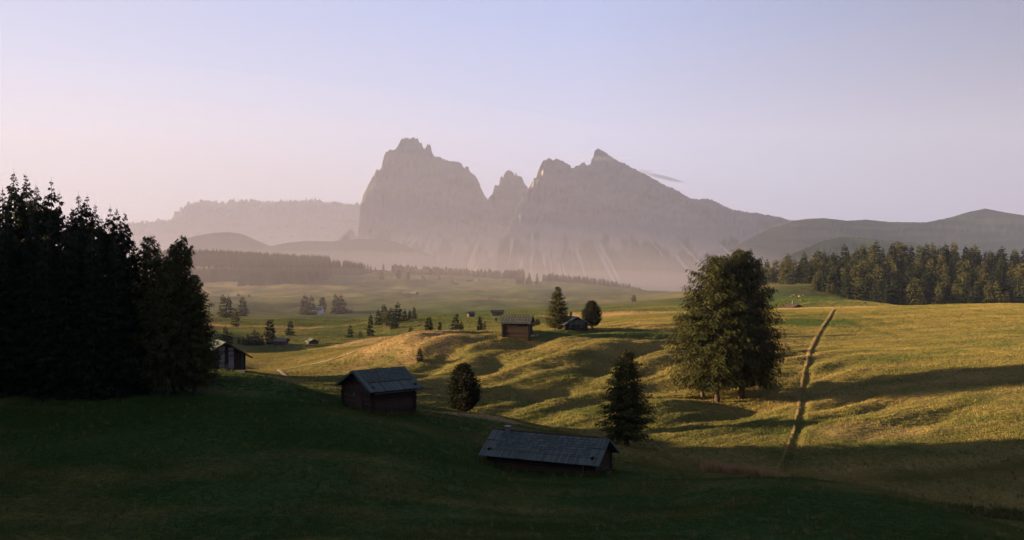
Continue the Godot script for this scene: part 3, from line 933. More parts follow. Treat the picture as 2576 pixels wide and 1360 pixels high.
func big_larches() -> void:
	var common := {"foot": 0.12, "twig": 0.85, "wide": 0.085, "rise": 0.42, "rise_top": 1.1, "droop": 0.40, "tip": 0.0, "hang": 1.0, "tone": Color(0.030, 0.037, 0.012), "tone2": Color(0.040, 0.036, 0.012), "bark": Color(0.060, 0.042, 0.034), "gaps": 0.07, "even": 0.66, "spread": 1.5, "lean": 0.03, "sides": 9, "leader": false, "outer": 0.75, "shrink": 0.8, "mixed": 1.8, "fuzz": 0.42}
	var a := common.duplicate()
	a.merge({"height": 22.8, "radius": 7.6, "whorls": 60, "per": 10, "twigs": 84, "trunk": 0.34}, true)
	var left := baked(grow("round", a, 41))
	var b := common.duplicate()
	b.merge({"height": 23.6, "radius": 7.2, "whorls": 62, "per": 11, "twigs": 90, "trunk": 0.42, "gaps": 0.08, "foot": 0.10}, true)
	var right := baked(grow("round", b, 42))
	var c := common.duplicate()
	c.merge({"height": 17.0, "radius": 6.0, "whorls": 40, "per": 7, "twigs": 60, "trunk": 0.26, "gaps": 0.22, "foot": 0.07}, true)
	var low := baked(grow("round", c, 43))
	tree_node("larch_tree", left, at(1806, 139.5), 1.0, 1.3, "tall broad larch with a sunlit green left side on the middle slope")
	tree_node("larch_tree", right, at(1868, 142.0), 1.0, 0.4, "dense larch grown together with the tall broad larch, on its right side")
	tree_node("larch_tree", low, at(1768, 142.5), 1.0, 2.2, "lower thin larch with bare outer twigs under the left side of the tall larch")

func left_wood() -> void:
	# x along the wood's edge (bearing), metres ahead, dip of the top
	var list := [
		4, 97, 470, 33, 99, 428, 63, 101, 434, 90, 98, 463, 128, 99, 450, 148, 102, 480, 196, 98, 486, 218, 101, 488, 240, 97, 512, 276, 99, 519, 293, 101, 522, 313, 98, 531,
		20, 95, 520, 75, 95, 540, 120, 94, 560, 170, 95, 545, 230, 94, 575, 285, 95, 585, 335, 97, 600, 60, 103, 470, 110, 103, 490, 180, 103, 520, 255, 103, 545,
	]
	for i in range(0, list.size(), 3):
		var d: float = list[i + 1]
		var p := at(list[i], d)
		var top: float = (CY - list[i + 2]) / F * d
		var t := tree_node("spruce_tree", spruces[(i / 3) % 5], p, top - p.y, rng.randf() * TAU, "tall black spruce in the dense row of the left wood", "spruces of the wood at the left")
		t.scale = Vector3(0.95, 1.0, 0.95) * (top - p.y)
	var larch_list := [378, 98, 594, 1.0, 418, 96, 640, 0.8, 436, 99, 612, 0.75, 458, 100, 590, 0.85, 490, 97, 690, 1.0]
	var words := ["round topped larch with ochre foliage right of the black spruces", "lower dark larch between the ochre larch and the wood's right corner", "narrow larch with a ragged tip beside the wood's corner tree", "tall feathery larch that ends the left wood with drooping outer branches", "low larch spreading over the grass at the right corner of the left wood"]
	for i in range(0, larch_list.size(), 4):
		var d: float = larch_list[i + 1]
		var p := at(larch_list[i], d)
		var top: float = (CY - larch_list[i + 2]) / F * d
		var t := tree_node("larch_tree", larches[(i / 4) % 4], p, top - p.y, 0.7 * i, words[i / 4])
		t.scale = Vector3(larch_list[i + 3], 1.0, larch_list[i + 3]) * (top - p.y)
	# the same wood goes on outside the frame; its shade lies over the near hillside
	var outside: Array[Transform3D] = []
	for row in 20:
		for k in 17:
			var x := -62.0 - k * 6.0 + rng.randf_range(-2, 2)
			var d := 104.5 - row * 6.0 + (x + 60.0) * 0.02 + rng.randf_range(-2.5, 2.5)
			if x > -0.60 * d - 2.0:
				continue
			outside.append(stand(Vector3(x, ground(x, -d), -d), rng.randf_range(20, 27)))
	scatter("wood", spruces[0].whole, needle_mat, outside, "dark spruce wood that goes on to the left of the tall row", "wood")

func stand(p: Vector3, h: float, wide := 1.0) -> Transform3D:
	return Transform3D(Basis(Vector3.UP, rng.randf() * TAU).scaled(Vector3(h * wide, h, h * wide)), p)

func scatter(called: String, mesh: Mesh, mat: Material, where: Array[Transform3D], label: String, category: String) -> MultiMeshInstance3D:
	var mm := MultiMesh.new()
	mm.transform_format = MultiMesh.TRANSFORM_3D
	mm.mesh = mesh
	mm.instance_count = where.size()
	for i in where.size():
		mm.set_instance_transform(i, where[i])
	var o := MultiMeshInstance3D.new()
	o.name = numbered(called)
	o.multimesh = mm
	o.material_override = mat
	add_child(o)
	tag(o, label, category)
	o.set_meta("kind", "stuff")
	return o

func lone_trees() -> void:
	plant("stone_pine", pines, 0, 1166, 119, 6.9, "egg shaped dark stone pine alone on the grass right of the gabled log hut", "", 1.1)
	plant("larch_tree", larches, 1, 1577, 104, 11.6, "single larch with thin outer twigs behind the right end of the long hut", "", 1.4)
	plant("larch_tree", larches, 2, 1403, 213, 10.8, "golden green larch between the batten roofed hut and the small chalet", "", 1.35)
	plant("stone_pine", pines, 1, 1489, 218, 6.6, "rounded dark stone pine close to the right of the small chalet", "", 1.25)

# ---------------------------------------------------------------- grass
func tuft_mesh(sd: int, blades: int, spread: float, tall: float, wide: float) -> ArrayMesh:
	var g := RandomNumberGenerator.new()
	g.seed = sd
	var w := Growth.new()
	for k in blades:
		var a := g.randf() * TAU
		var p := Vector3(cos(a), 0, sin(a)) * spread * sqrt(g.randf())
		var f := g.randf() * TAU
		var s := Vector3(cos(f), 0, sin(f)) * wide * g.randf_range(0.6, 1.3)
		var lean := Vector3(g.randf_range(-1, 1), 0, g.randf_range(-1, 1)) * tall * 0.45
		var c := Color.WHITE * g.randf_range(0.85, 1.15)
		w.tri(p - s - Vector3.UP * 0.03, p + lean + Vector3.UP * tall * g.randf_range(0.6, 1.2), p + s - Vector3.UP * 0.03, c)
	return w.mesh()

func grass_field(called: String, label: String, mesh: Mesh, mat: Material, count: int, d0: float, d1: float, b0: float, b1: float, size0: float, size1: float, sd: int) -> void:
	var g := RandomNumberGenerator.new()
	g.seed = sd
	var mm := MultiMesh.new()
	mm.transform_format = MultiMesh.TRANSFORM_3D
	mm.use_colors = true
	mm.mesh = mesh
	mm.instance_count = count
	for i in count:
		# even over the area of the sector
		var d := sqrt(lerpf(d0 * d0, d1 * d1, pow(g.randf(), 1.25)))
		var x := g.randf_range(b0, b1) * d
		var z := -d
		var s := lerpf(size0, size1, clampf((d - d0) / (d1 - d0), 0.0, 1.0)) * g.randf_range(0.6, 1.3)
		s *= 1.0 + 0.5 * n_tint2.get_noise_2d(x * 0.6 + 50.0, z * 0.6)
		mm.set_instance_transform(i, Transform3D(Basis(Vector3.UP, g.randf() * TAU).scaled(Vector3(s, s * g.randf_range(0.7, 1.2), s)), Vector3(x, ground(x, z), z)))
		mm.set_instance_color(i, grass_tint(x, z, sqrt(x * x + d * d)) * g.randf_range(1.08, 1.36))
	var o := MultiMeshInstance3D.new()
	o.name = numbered(called)
	o.multimesh = mm
	o.material_override = mat
	add_child(o)
	tag(o, label, "grass")
	o.set_meta("kind", "stuff")

func build_grass() -> void:
	var m := StandardMaterial3D.new()
	m.vertex_color_use_as_albedo = true
	m.roughness = 0.85
	m.metallic_specular = 0.2
	m.backlight_enabled = true
	m.backlight = Color(0.6, 0.6, 0.6)
	m.cull_mode = BaseMaterial3D.CULL_DISABLED
	grass_field("grass", "dark short grass of the near hillside", tuft_mesh(3, 9, 0.2, 0.10, 0.02), m, 130000, 34.0, 96.0, -0.62, 0.62, 0.8, 1.2, 4)
	grass_field("grass", "short mown grass of the shaded hillside and the golden slope", tuft_mesh(1, 9, 0.26, 0.13, 0.035), m, 260000, 92.0, 300.0, -0.6, 0.62, 0.9, 1.5, 5)
	grass_field("grass", "pale grass of the upper field up to the crest", tuft_mesh(2, 8, 0.45, 0.17, 0.06), m, 90000, 240.0, 520.0, -0.45, 0.62, 1.2, 2.4, 6)

# ---------------------------------------------------------------- huts
var grey_wood: Array[StandardMaterial3D] = []
var dark_wood: Array[StandardMaterial3D] = []
var stone_mats: Array[StandardMaterial3D] = []
var lime_mat: StandardMaterial3D
var glass_mat: StandardMaterial3D
var metal_mat: StandardMaterial3D
var unit_box: ArrayMesh
var unit_log: ArrayMesh
var unit_stones: Array[ArrayMesh] = []

func hut_materials() -> void:
	var grain := grain_texture(51, 0.03, 4, 0.55, 1.35, 256)
	var rel := relief_texture(52, 0.06, 4, 4.0, 256)
	var tones := [Color(0.064, 0.088, 0.084), Color(0.082, 0.108, 0.102), Color(0.052, 0.072, 0.070), Color(0.098, 0.122, 0.112), Color(0.074, 0.086, 0.074)]
	for t in tones:
		grey_wood.append(wood(t, grain, rel))
	for t in [Color(0.046, 0.028, 0.020), Color(0.058, 0.034, 0.023), Color(0.036, 0.024, 0.018), Color(0.066, 0.045, 0.033)]:
		dark_wood.append(wood(t, grain, rel))
	for t in [Color(0.20, 0.19, 0.18), Color(0.14, 0.13, 0.125), Color(0.26, 0.25, 0.235)]:
		stone_mats.append(wood(t, grain, rel))
	lime_mat = wood(Color(0.24, 0.24, 0.23), grain, rel)
	glass_mat = flat(Color(0.06, 0.065, 0.07), 0.08)
	metal_mat = flat(Color(0.16, 0.17, 0.18), 0.5)
	var b := Growth.new()
	box_into(b, Vector3.ONE)
	unit_box = b.mesh()
	var l := Growth.new()
	l.stick(Vector3(-0.5, 0, 0), Vector3(0.5, 0, 0), 0.5, 0.5, 8, Color.WHITE)
	for e in [-1, 1]:
		for k in 8:
			var a := TAU * k / 8.0
			var c := TAU * (k + 1) / 8.0
			l.tri(Vector3(0.5 * e, 0, 0), Vector3(0.5 * e, cos(a) * 0.5, sin(a) * 0.5), Vector3(0.5 * e, cos(c) * 0.5, sin(c) * 0.5), Color.WHITE)
	unit_log = l.mesh()
	for s in 3:
		var st := Growth.new()
		var g := RandomNumberGenerator.new()
		g.seed = 70 + s
		var ring: Array = []
		for j in 4:
			var row: Array[Vector3] = []
			for k in 6:
				var a := TAU * (k + 0.5 * j) / 6.0
				var rr: float = [0.28, 0.5, 0.46, 0.22][j] * g.randf_range(0.85, 1.15)
				row.append(Vector3(cos(a) * rr, [-0.5, -0.2, 0.22, 0.5][j] * g.randf_range(0.9, 1.1), sin(a) * rr))
			ring.append(row)
		for j in 3:
			for k in 6:
				var q := (k + 1) % 6
				st.tri(ring[j][k], ring[j + 1][k], ring[j][q], Color.WHITE)
				st.tri(ring[j][q], ring[j + 1][k], ring[j + 1][q], Color.WHITE)
		for k in range(1, 5):
			st.tri(ring[3][0], ring[3][k + 1], ring[3][k], Color.WHITE)
		unit_stones.append(st.mesh())

func wood(c: Color, grain: Texture2D, rel: Texture2D) -> StandardMaterial3D:
	var m := flat(c, 0.85)
	m.albedo_texture = grain
	m.normal_enabled = true
	m.normal_texture = rel
	m.normal_scale = 0.6
	m.uv1_triplanar = true
	m.uv1_scale = Vector3(0.7, 2.4, 1.6)
	return m

func box_into(b: Growth, s: Vector3) -> void:
	var h := s * 0.5
	for axis in 3:
		for e in [-1.0, 1.0]:
			var n := Vector3.ZERO
			n[axis] = e
			var u := Vector3.ZERO
			u[(axis + 1) % 3] = 1.0
			var w := Vector3.ZERO
			w[(axis + 2) % 3] = e
			var c := n * h
			b.tri(c - u * h + w * h * -1.0, c + u * h - w * h, c + u * h + w * h, Color.WHITE)
			b.tri(c - u * h - w * h, c + u * h + w * h, c - u * h + w * h, Color.WHITE)

func piece(called: String, mesh: Mesh, mats: Array, parent: Node, t: Transform3D) -> MeshInstance3D:
	var o := part(called, mesh, mats[rng.randi() % mats.size()], parent)
	o.transform = t
	return o

func beam(called: String, parent: Node, mats: Array, c: Vector3, s: Vector3, turn := Basis.IDENTITY) -> MeshInstance3D:
	return piece(called, unit_box, mats, parent, Transform3D(turn * Basis.from_scale(s), c))

func round_log(called: String, parent: Node, mats: Array, c: Vector3, length: float, thick: float, along_z: bool) -> void:
	var b := Basis.IDENTITY
	if along_z:
		b = Basis(Vector3.UP, PI / 2)
	piece(called, unit_log, mats, parent, Transform3D(b * Basis.from_scale(Vector3(length, thick, thick)), c))

class Slope:
	var o: Vector3
	var x: Vector3
	var d: Vector3
	var n: Vector3
	var length: float

	func frame(u: float, v: float, lift: float, tilt := 0.0, skew := 0.0) -> Transform3D:
		var b := Basis(x, n, d)
		b = b * Basis(Vector3.UP, skew) * Basis(Vector3.RIGHT, -tilt)
		return Transform3D(b, o + x * u + d * v + n * lift)

func slope_of(w: float, hw: float, rise: float, oz: float, f: float) -> Slope:
	var s := Slope.new()
	var a := atan(rise / (w * 0.5))
	s.o = Vector3(0, hw + rise, 0)
	s.x = Vector3(f, 0, 0)
	s.d = Vector3(0, -sin(a), f * cos(a))
	s.n = Vector3(0, cos(a), f * sin(a))
	s.length = (w * 0.5 + oz) / cos(a)
	return s

func on_slope(called: String, parent: Node, mats: Array, s: Slope, u: float, v: float, lift: float, size: Vector3, tilt := 0.0, skew := 0.0) -> void:
	var t := s.frame(u, v, lift, tilt, skew)
	piece(called, unit_box, mats, parent, Transform3D(t.basis * Basis.from_scale(size), t.origin))

# rows of split shingles between u0..u1, v0..v1
func shingles(parent: Node, s: Slope, u0: float, u1: float, v0: float, v1: float, rows: int, cols: int, lift: float) -> void:
	var lv := (v1 - v0) / rows
	for r in rows:
		var u := u0
		var wu := (u1 - u0) / cols
		for c in cols:
			var ww := wu * rng.randf_range(0.86, 1.0)
			on_slope("shingle", parent, grey_wood, s, u + wu * 0.5 + rng.randf_range(-0.01, 0.01), v0 + lv * (r + 0.5) + rng.randf_range(-0.02, 0.03), lift + rng.randf_range(0.0, 0.012), Vector3(ww, 0.028, lv * 1.22), 0.13 + rng.randf_range(-0.02, 0.03), rng.randf_range(-0.03, 0.03))
			u += wu

func boards(parent: Node, s: Slope, u0: float, u1: float, v0: float, v1: float, count: int, lift: float, called := "roof_board") -> void:
	var wu := (u1 - u0) / count
	for c in count:
		var extra := rng.randf_range(-0.03, 0.05)
		on_slope(called, parent, grey_wood, s, u0 + wu * (c + 0.5), (v0 + v1) * 0.5 + extra * 0.5, lift + rng.randf_range(0.0, 0.014) + (0.014 if c % 2 else 0.0), Vector3(wu * 0.93, 0.032, v1 - v0 + extra), 0.0, rng.randf_range(-0.008, 0.008))

func log_walls(o: Node3D, l: float, w: float, hw: float, rise: float, sink: float, thick: float, mats: Array) -> void:
	var y := -sink
	var k := 0
	while y < hw - 0.02:
		for f in [-1.0, 1.0]:
			round_log("log", o, mats, Vector3(rng.randf_range(-0.06, 0.06), y + thick * 0.5, f * w * 0.5), l + 0.55 + rng.randf_range(-0.08, 0.08), thick * 1.05, false)
			round_log("log", o, mats, Vector3(f * l * 0.5, y + thick, rng.randf_range(-0.06, 0.06)), w + 0.55 + rng.randf_range(-0.08, 0.08), thick * 1.05, true)
		y += thick
		k += 1
	y += thick * 0.5
	while y < hw + rise - thick * 1.2:
		var half := (hw + rise - y - thick * 0.6) / rise * w * 0.5
		for f in [-1.0, 1.0]:
			round_log("log", o, mats, Vector3(f * l * 0.5, y + thick * 0.5, 0), half * 2.0, thick * 1.05, true)
		y += thick
	var core := Growth.new()
	var x := l * 0.5 - 0.02
	var z := w * 0.5 - 0.02
	gable_block(core, x, z, -sink, hw - 0.05, hw + rise - 0.10)
	part("inner_wall", core.mesh(), dark_wood[1], o)

func gable_block(g: Growth, x: float, z: float, y0: float, y1: float, y2: float) -> void:
	var c := Color.WHITE
	for f in [-1.0, 1.0]:
		g.tri(Vector3(-x, y0, f * z), Vector3(x, y0, f * z), Vector3(x, y1, f * z), c)
		g.tri(Vector3(-x, y0, f * z), Vector3(x, y1, f * z), Vector3(-x, y1, f * z), c)
		g.tri(Vector3(f * x, y0, -z), Vector3(f * x, y0, z), Vector3(f * x, y1, z), c)
		g.tri(Vector3(f * x, y0, -z), Vector3(f * x, y1, z), Vector3(f * x, y1, -z), c)
		g.tri(Vector3(f * x, y1, -z), Vector3(f * x, y1, z), Vector3(f * x, y2, 0), c)
		g.tri(Vector3(-x, y1, f * z), Vector3(x, y1, f * z), Vector3(x, y2, 0), c)
		g.tri(Vector3(-x, y1, f * z), Vector3(x, y2, 0), Vector3(-x, y2, 0), c)

func roof_deck(o: Node3D, s: Slope, l: float, mats: Array, thick := 0.07) -> void:
	on_slope("roof_slope", o, mats, s, 0, s.length * 0.5, thick * 0.5 + 0.02, Vector3(l, thick, s.length))

func gabled_hut() -> void:
	var l := 5.2
	var w := 6.3
	var hw := 2.75
	var rise := 1.55
	var p := at(952, 98.5)
	var o := base("log_hut", p + Vector3(0, 0.25, 0), deg_to_rad(39))
	tag(o, "dark log hut with a broad shingled gable roof left of the lone stone pine", "hut")
	log_walls(o, l, w, hw, rise, 1.6, 0.235, dark_wood)
	var lr := l + 1.5
	for f in [-1.0, 1.0]:
		var s := slope_of(w, hw, rise, 0.75, f)
		roof_deck(o, s, lr, grey_wood)
		if f > 0:
			var h := lr * 0.5
			boards(o, s, -h, -h + 0.75, 0.02, s.length + 0.05, 4, 0.13, "edge_board")
			boards(o, s, h - 0.45, h, 0.02, s.length + 0.05, 3, 0.13, "edge_board")
			shingles(o, s, -h + 0.76, h - 0.46, 0.08, s.length * 0.60, 9, 28, 0.125)
			boards(o, s, -h + 0.78, h - 0.47, s.length * 0.58, s.length + 0.06, 30, 0.12)
			on_slope("batten", o, dark_wood, s, 0, s.length * 0.60, 0.175, Vector3(lr - 1.3, 0.05, 0.09))
		else:
			boards(o, s, -lr * 0.5, lr * 0.5, 0.02, s.length, 24, 0.11)
		for e in [-1.0, 1.0]:
			on_slope("barge_board", o, grey_wood, s, e * (lr * 0.5 - 0.02), s.length * 0.5, 0.02, Vector3(0.05, 0.22, s.length))
	round_log("ridge_log", o, dark_wood, Vector3(0, hw + rise + 0.08, 0), lr - 0.1, 0.16, false)
	for f in [-1.0, 1.0]:
		round_log("purlin", o, dark_wood, Vector3(0, hw + 0.02, f * w * 0.5), lr - 0.2, 0.2, false)
		round_log("purlin", o, dark_wood, Vector3(0, hw + rise * 0.5 - 0.08, f * w * 0.25), lr - 0.2, 0.18, false)
	# wooden gutter that sticks out past the right end of the eave
	round_log("gutter", o, grey_wood, Vector3(1.0, hw - 0.50, w * 0.5 + 0.72), l + 2.4, 0.13, false)
	beam("door", o, dark_wood, Vector3(-l * 0.5 - 0.16, 0.75, 0.5), Vector3(0.08, 1.8, 1.5))
	beam("hatch", o, grey_wood, Vector3(-l * 0.5 - 0.15, 1.75, -0.6), Vector3(0.06, 0.35, 0.30))
	beam("sill_beam", o, grey_wood, Vector3(-l * 0.5 - 0.16, -0.28, 0), Vector3(0.16, 0.22, w + 0.3))
	for k in 9:
		var z := -2.9 + k * 0.72
		piece("foundation_stone", unit_stones[k % 3], stone_mats, o, Transform3D(Basis(Vector3.UP, k * 1.3) * Basis.from_scale(Vector3(0.6, 0.45, 0.7)), Vector3(-l * 0.5 - 0.05, -0.62, z)))
	beam("foundation_slab", o, stone_mats, Vector3(0.6, -1.68, w * 0.5 + 0.1), Vector3(l + 0.9, 0.3, 0.5))

func long_hut() -> void:
	var l := 10.6
	var w := 5.0
	var hw := 2.1
	var rise := 1.45
	var o := base("log_hut", at(1383, 87.0) + Vector3(0, 0.05, 0), deg_to_rad(-24))
	tag(o, "long low log hut with a weathered shingle roof in the near hollow", "hut")
	log_walls(o, l, w, hw, rise, 0.5, 0.25, dark_wood)
	var lr := l + 1.7
	var h := lr * 0.5
	for f in [-1.0, 1.0]:
		var s := slope_of(w, hw, rise, 0.8, f)
		roof_deck(o, s, lr, grey_wood)
		if f > 0:
			var mid := s.length * 0.40
			boards(o, s, -h, -h + 1.15, 0.0, mid, 7, 0.115, "edge_board")
			boards(o, s, -h, -h + 1.15, mid + 0.04, s.length + 0.05, 7, 0.10, "edge_board")
			boards(o, s, h - 1.2, h, 0.0, mid, 7, 0.115, "edge_board")
			boards(o, s, h - 1.2, h, mid + 0.04, s.length + 0.05, 7, 0.10, "edge_board")
			shingles(o, s, -h + 1.17, h - 1.22, 0.06, s.length * 0.68, 7, 42, 0.115)
			boards(o, s, -h + 1.17, h - 1.22, s.length * 0.66, s.length + 0.06, 52, 0.10)
			on_slope("batten", o, dark_wood, s, -h + 0.6, mid + 0.02, 0.15, Vector3(1.1, 0.04, 0.06))
			on_slope("batten", o, dark_wood, s, h - 0.6, mid + 0.02, 0.15, Vector3(1.15, 0.04, 0.06))
		else:
			boards(o, s, -h, h, 0.02, s.length, 48, 0.11)
		for e in [-1.0, 1.0]:
			on_slope("barge_board", o, grey_wood, s, e * (h - 0.02), s.length * 0.5, 0.02, Vector3(0.05, 0.2, s.length))
	round_log("ridge_log", o, dark_wood, Vector3(0, hw + rise + 0.13, 0), lr, 0.17, false)
	for f in [-1.0, 1.0]:
		round_log("purlin", o, dark_wood, Vector3(0, hw + 0.04, f * w * 0.5), lr - 0.2, 0.2, false)
	var ch := Vector3(-h + 1.75, hw + rise + 0.20, 0.28)
	beam("chimney", o, [stone_mats[1]], ch, Vector3(0.42, 0.75, 0.42))
	beam("chimney_cap", o, [metal_mat], ch + Vector3(0, 0.40, 0), Vector3(0.58, 0.05, 0.58))
	# steps and planks at the ends
	beam("step", o, grey_wood, Vector3(l * 0.5 + 0.75, 0.05, 0.7), Vector3(0.9, 0.08, 2.6))
	beam("step", o, grey_wood, Vector3(l * 0.5 + 0.62, 0.35, 0.4), Vector3(0.5, 0.08, 2.2))
	beam("bench", o, grey_wood, Vector3(-l * 0.5 - 1.0, 0.75, 1.0), Vector3(1.3, 0.07, 0.8))
	for k in 2:
		beam("bench_leg", o, dark_wood, Vector3(-l * 0.5 - 1.45 + k * 0.9, 0.35, 1.0), Vector3(0.1, 0.8, 0.6))
	beam("corner_post", o, grey_wood, Vector3(l * 0.5 - 0.9, 0.75, w * 0.5 + 0.22), Vector3(0.14, 2.3, 0.14))
	for k in 14:
		piece("foundation_stone", unit_stones[k % 3], stone_mats, o, Transform3D(Basis(Vector3.UP, k * 1.3) * Basis.from_scale(Vector3(0.55, 0.4, 0.5)), Vector3(-1.5 + k * 0.42, -0.05 - 0.02 * k, w * 0.5 + 0.35 + 0.1 * sin(k * 2.0))))

func batten_hut() -> void:
	var l := 5.6
	var w := 5.4
	var hw := 2.6
	var rise := 1.35
	var o := base("log_hut", at(1301, 197.0) + Vector3(0, 0.45, 0), deg_to_rad(-9))
	tag(o, "tall narrow log hut with stone weighted roof on the golden slope's rim", "hut")
	log_walls(o, l, w, hw, rise, 1.7, 0.26, dark_wood)
	var lr := l + 1.5
	var h := lr * 0.5
	for f in [-1.0, 1.0]:
		var s := slope_of(w, hw, rise, 0.55, f)
		roof_deck(o, s, lr, grey_wood)
		if f > 0:
			shingles(o, s, -h, h, 0.03, s.length + 0.05, 6, 24, 0.12)
			for r in 5:
				on_slope("batten", o, dark_wood, s, 0, s.length * (0.12 + 0.19 * r), 0.20, Vector3(lr, 0.05, 0.07))
				for c in 11:
					var t := s.frame(-h + 0.35 + c * 0.63 + (0.2 if r % 2 else 0.0), s.length * (0.09 + 0.19 * r), 0.27)
					piece("roof_stone", unit_stones[(r + c) % 3], [stone_mats[1]], o, Transform3D(t.basis * Basis(Vector3.UP, c * 1.7) * Basis.from_scale(Vector3(0.34, 0.2, 0.30)), t.origin))
		else:
			boards(o, s, -h, h, 0.02, s.length, 20, 0.11)
		for e in [-1.0, 1.0]:
			on_slope("barge_board", o, dark_wood, s, e * (h - 0.02), s.length * 0.5, 0.0, Vector3(0.06, 0.24, s.length))
	for c in 10:
		beam("ridge_cleat", o, dark_wood, Vector3(-h + 0.4 + c * 0.7, hw + rise + 0.22, 0), Vector3(0.2, 0.16, 0.16))
	for k in 6:
		piece("foundation_stone", unit_stones[k % 3], stone_mats, o, Transform3D(Basis(Vector3.UP, k * 1.3) * Basis.from_scale(Vector3(0.8, 0.5, 0.6)), Vector3(l * 0.5 + 0.6 + 0.2 * k, -0.4, 1.2 - 0.35 * k)))

func chalet() -> void:
	var l := 5.2
	var w := 5.6
	var hw := 1.75
	var rise := 1.45
	var o := base("chalet", at(1437, 214.0) + Vector3(0, 0.1, 0), deg_to_rad(-68))
	tag(o, "small chalet with a chimney under the golden green larch", "hut")
	log_walls(o, l, w, hw, rise, 0.6, 0.25, dark_wood)
	var lr := l + 1.7
	for f in [-1.0, 1.0]:
		var s := slope_of(w, hw, rise, 0.7, f)
		roof_deck(o, s, lr, grey_wood)
		boards(o, s, -lr * 0.5, lr * 0.5, 0.02, s.length * 0.5, 18, 0.13)
		boards(o, s, -lr * 0.5, lr * 0.5, s.length * 0.48, s.length + 0.05, 18, 0.105)
		for e in [-1.0, 1.0]:
			on_slope("barge_board", o, grey_wood, s, e * (lr * 0.5 - 0.02), s.length * 0.5, 0.0, Vector3(0.06, 0.22, s.length))
	beam("chimney", o, stone_mats, Vector3(-0.8, hw + rise + 0.35, -0.3), Vector3(0.5, 1.3, 0.55))
	beam("chimney_cap", o, stone_mats, Vector3(-0.8, hw + rise + 1.05, -0.3), Vector3(0.7, 0.1, 0.75))
	# gable screen, porch posts, door and windows on the end towards the meadow
	for k in 9:
		beam("gable_plank", o, grey_wood, Vector3(l * 0.5 + 0.45, hw + 0.22, -1.65 + k * 0.41), Vector3(0.05, 0.85, 0.38))
	for f in [-1.0, 1.0]:
		beam("porch_post", o, grey_wood, Vector3(l * 0.5 + 0.5, 0.65, f * 1.95), Vector3(0.15, 2.3, 0.15))
	beam("porch_rail", o, grey_wood, Vector3(l * 0.5 + 0.5, hw - 0.22, 0), Vector3(0.12, 0.12, 4.2))
	beam("door", o, dark_wood, Vector3(l * 0.5 + 0.17, 0.85, 0.2), Vector3(0.07, 1.8, 0.9))
	for f in [-1.0, 1.0]:
		var win := beam("window", o, grey_wood, Vector3(l * 0.5 + 0.16, 1.0, f * 1.45), Vector3(0.06, 0.7, 0.6))
		beam("pane", win, [glass_mat], Vector3(0.4, 0, 0), Vector3(0.4, 0.75, 0.75))
	beam("woodpile", o, dark_wood, Vector3(0.4, 0.3, -w * 0.5 - 0.4), Vector3(3.2, 1.1, 0.5))

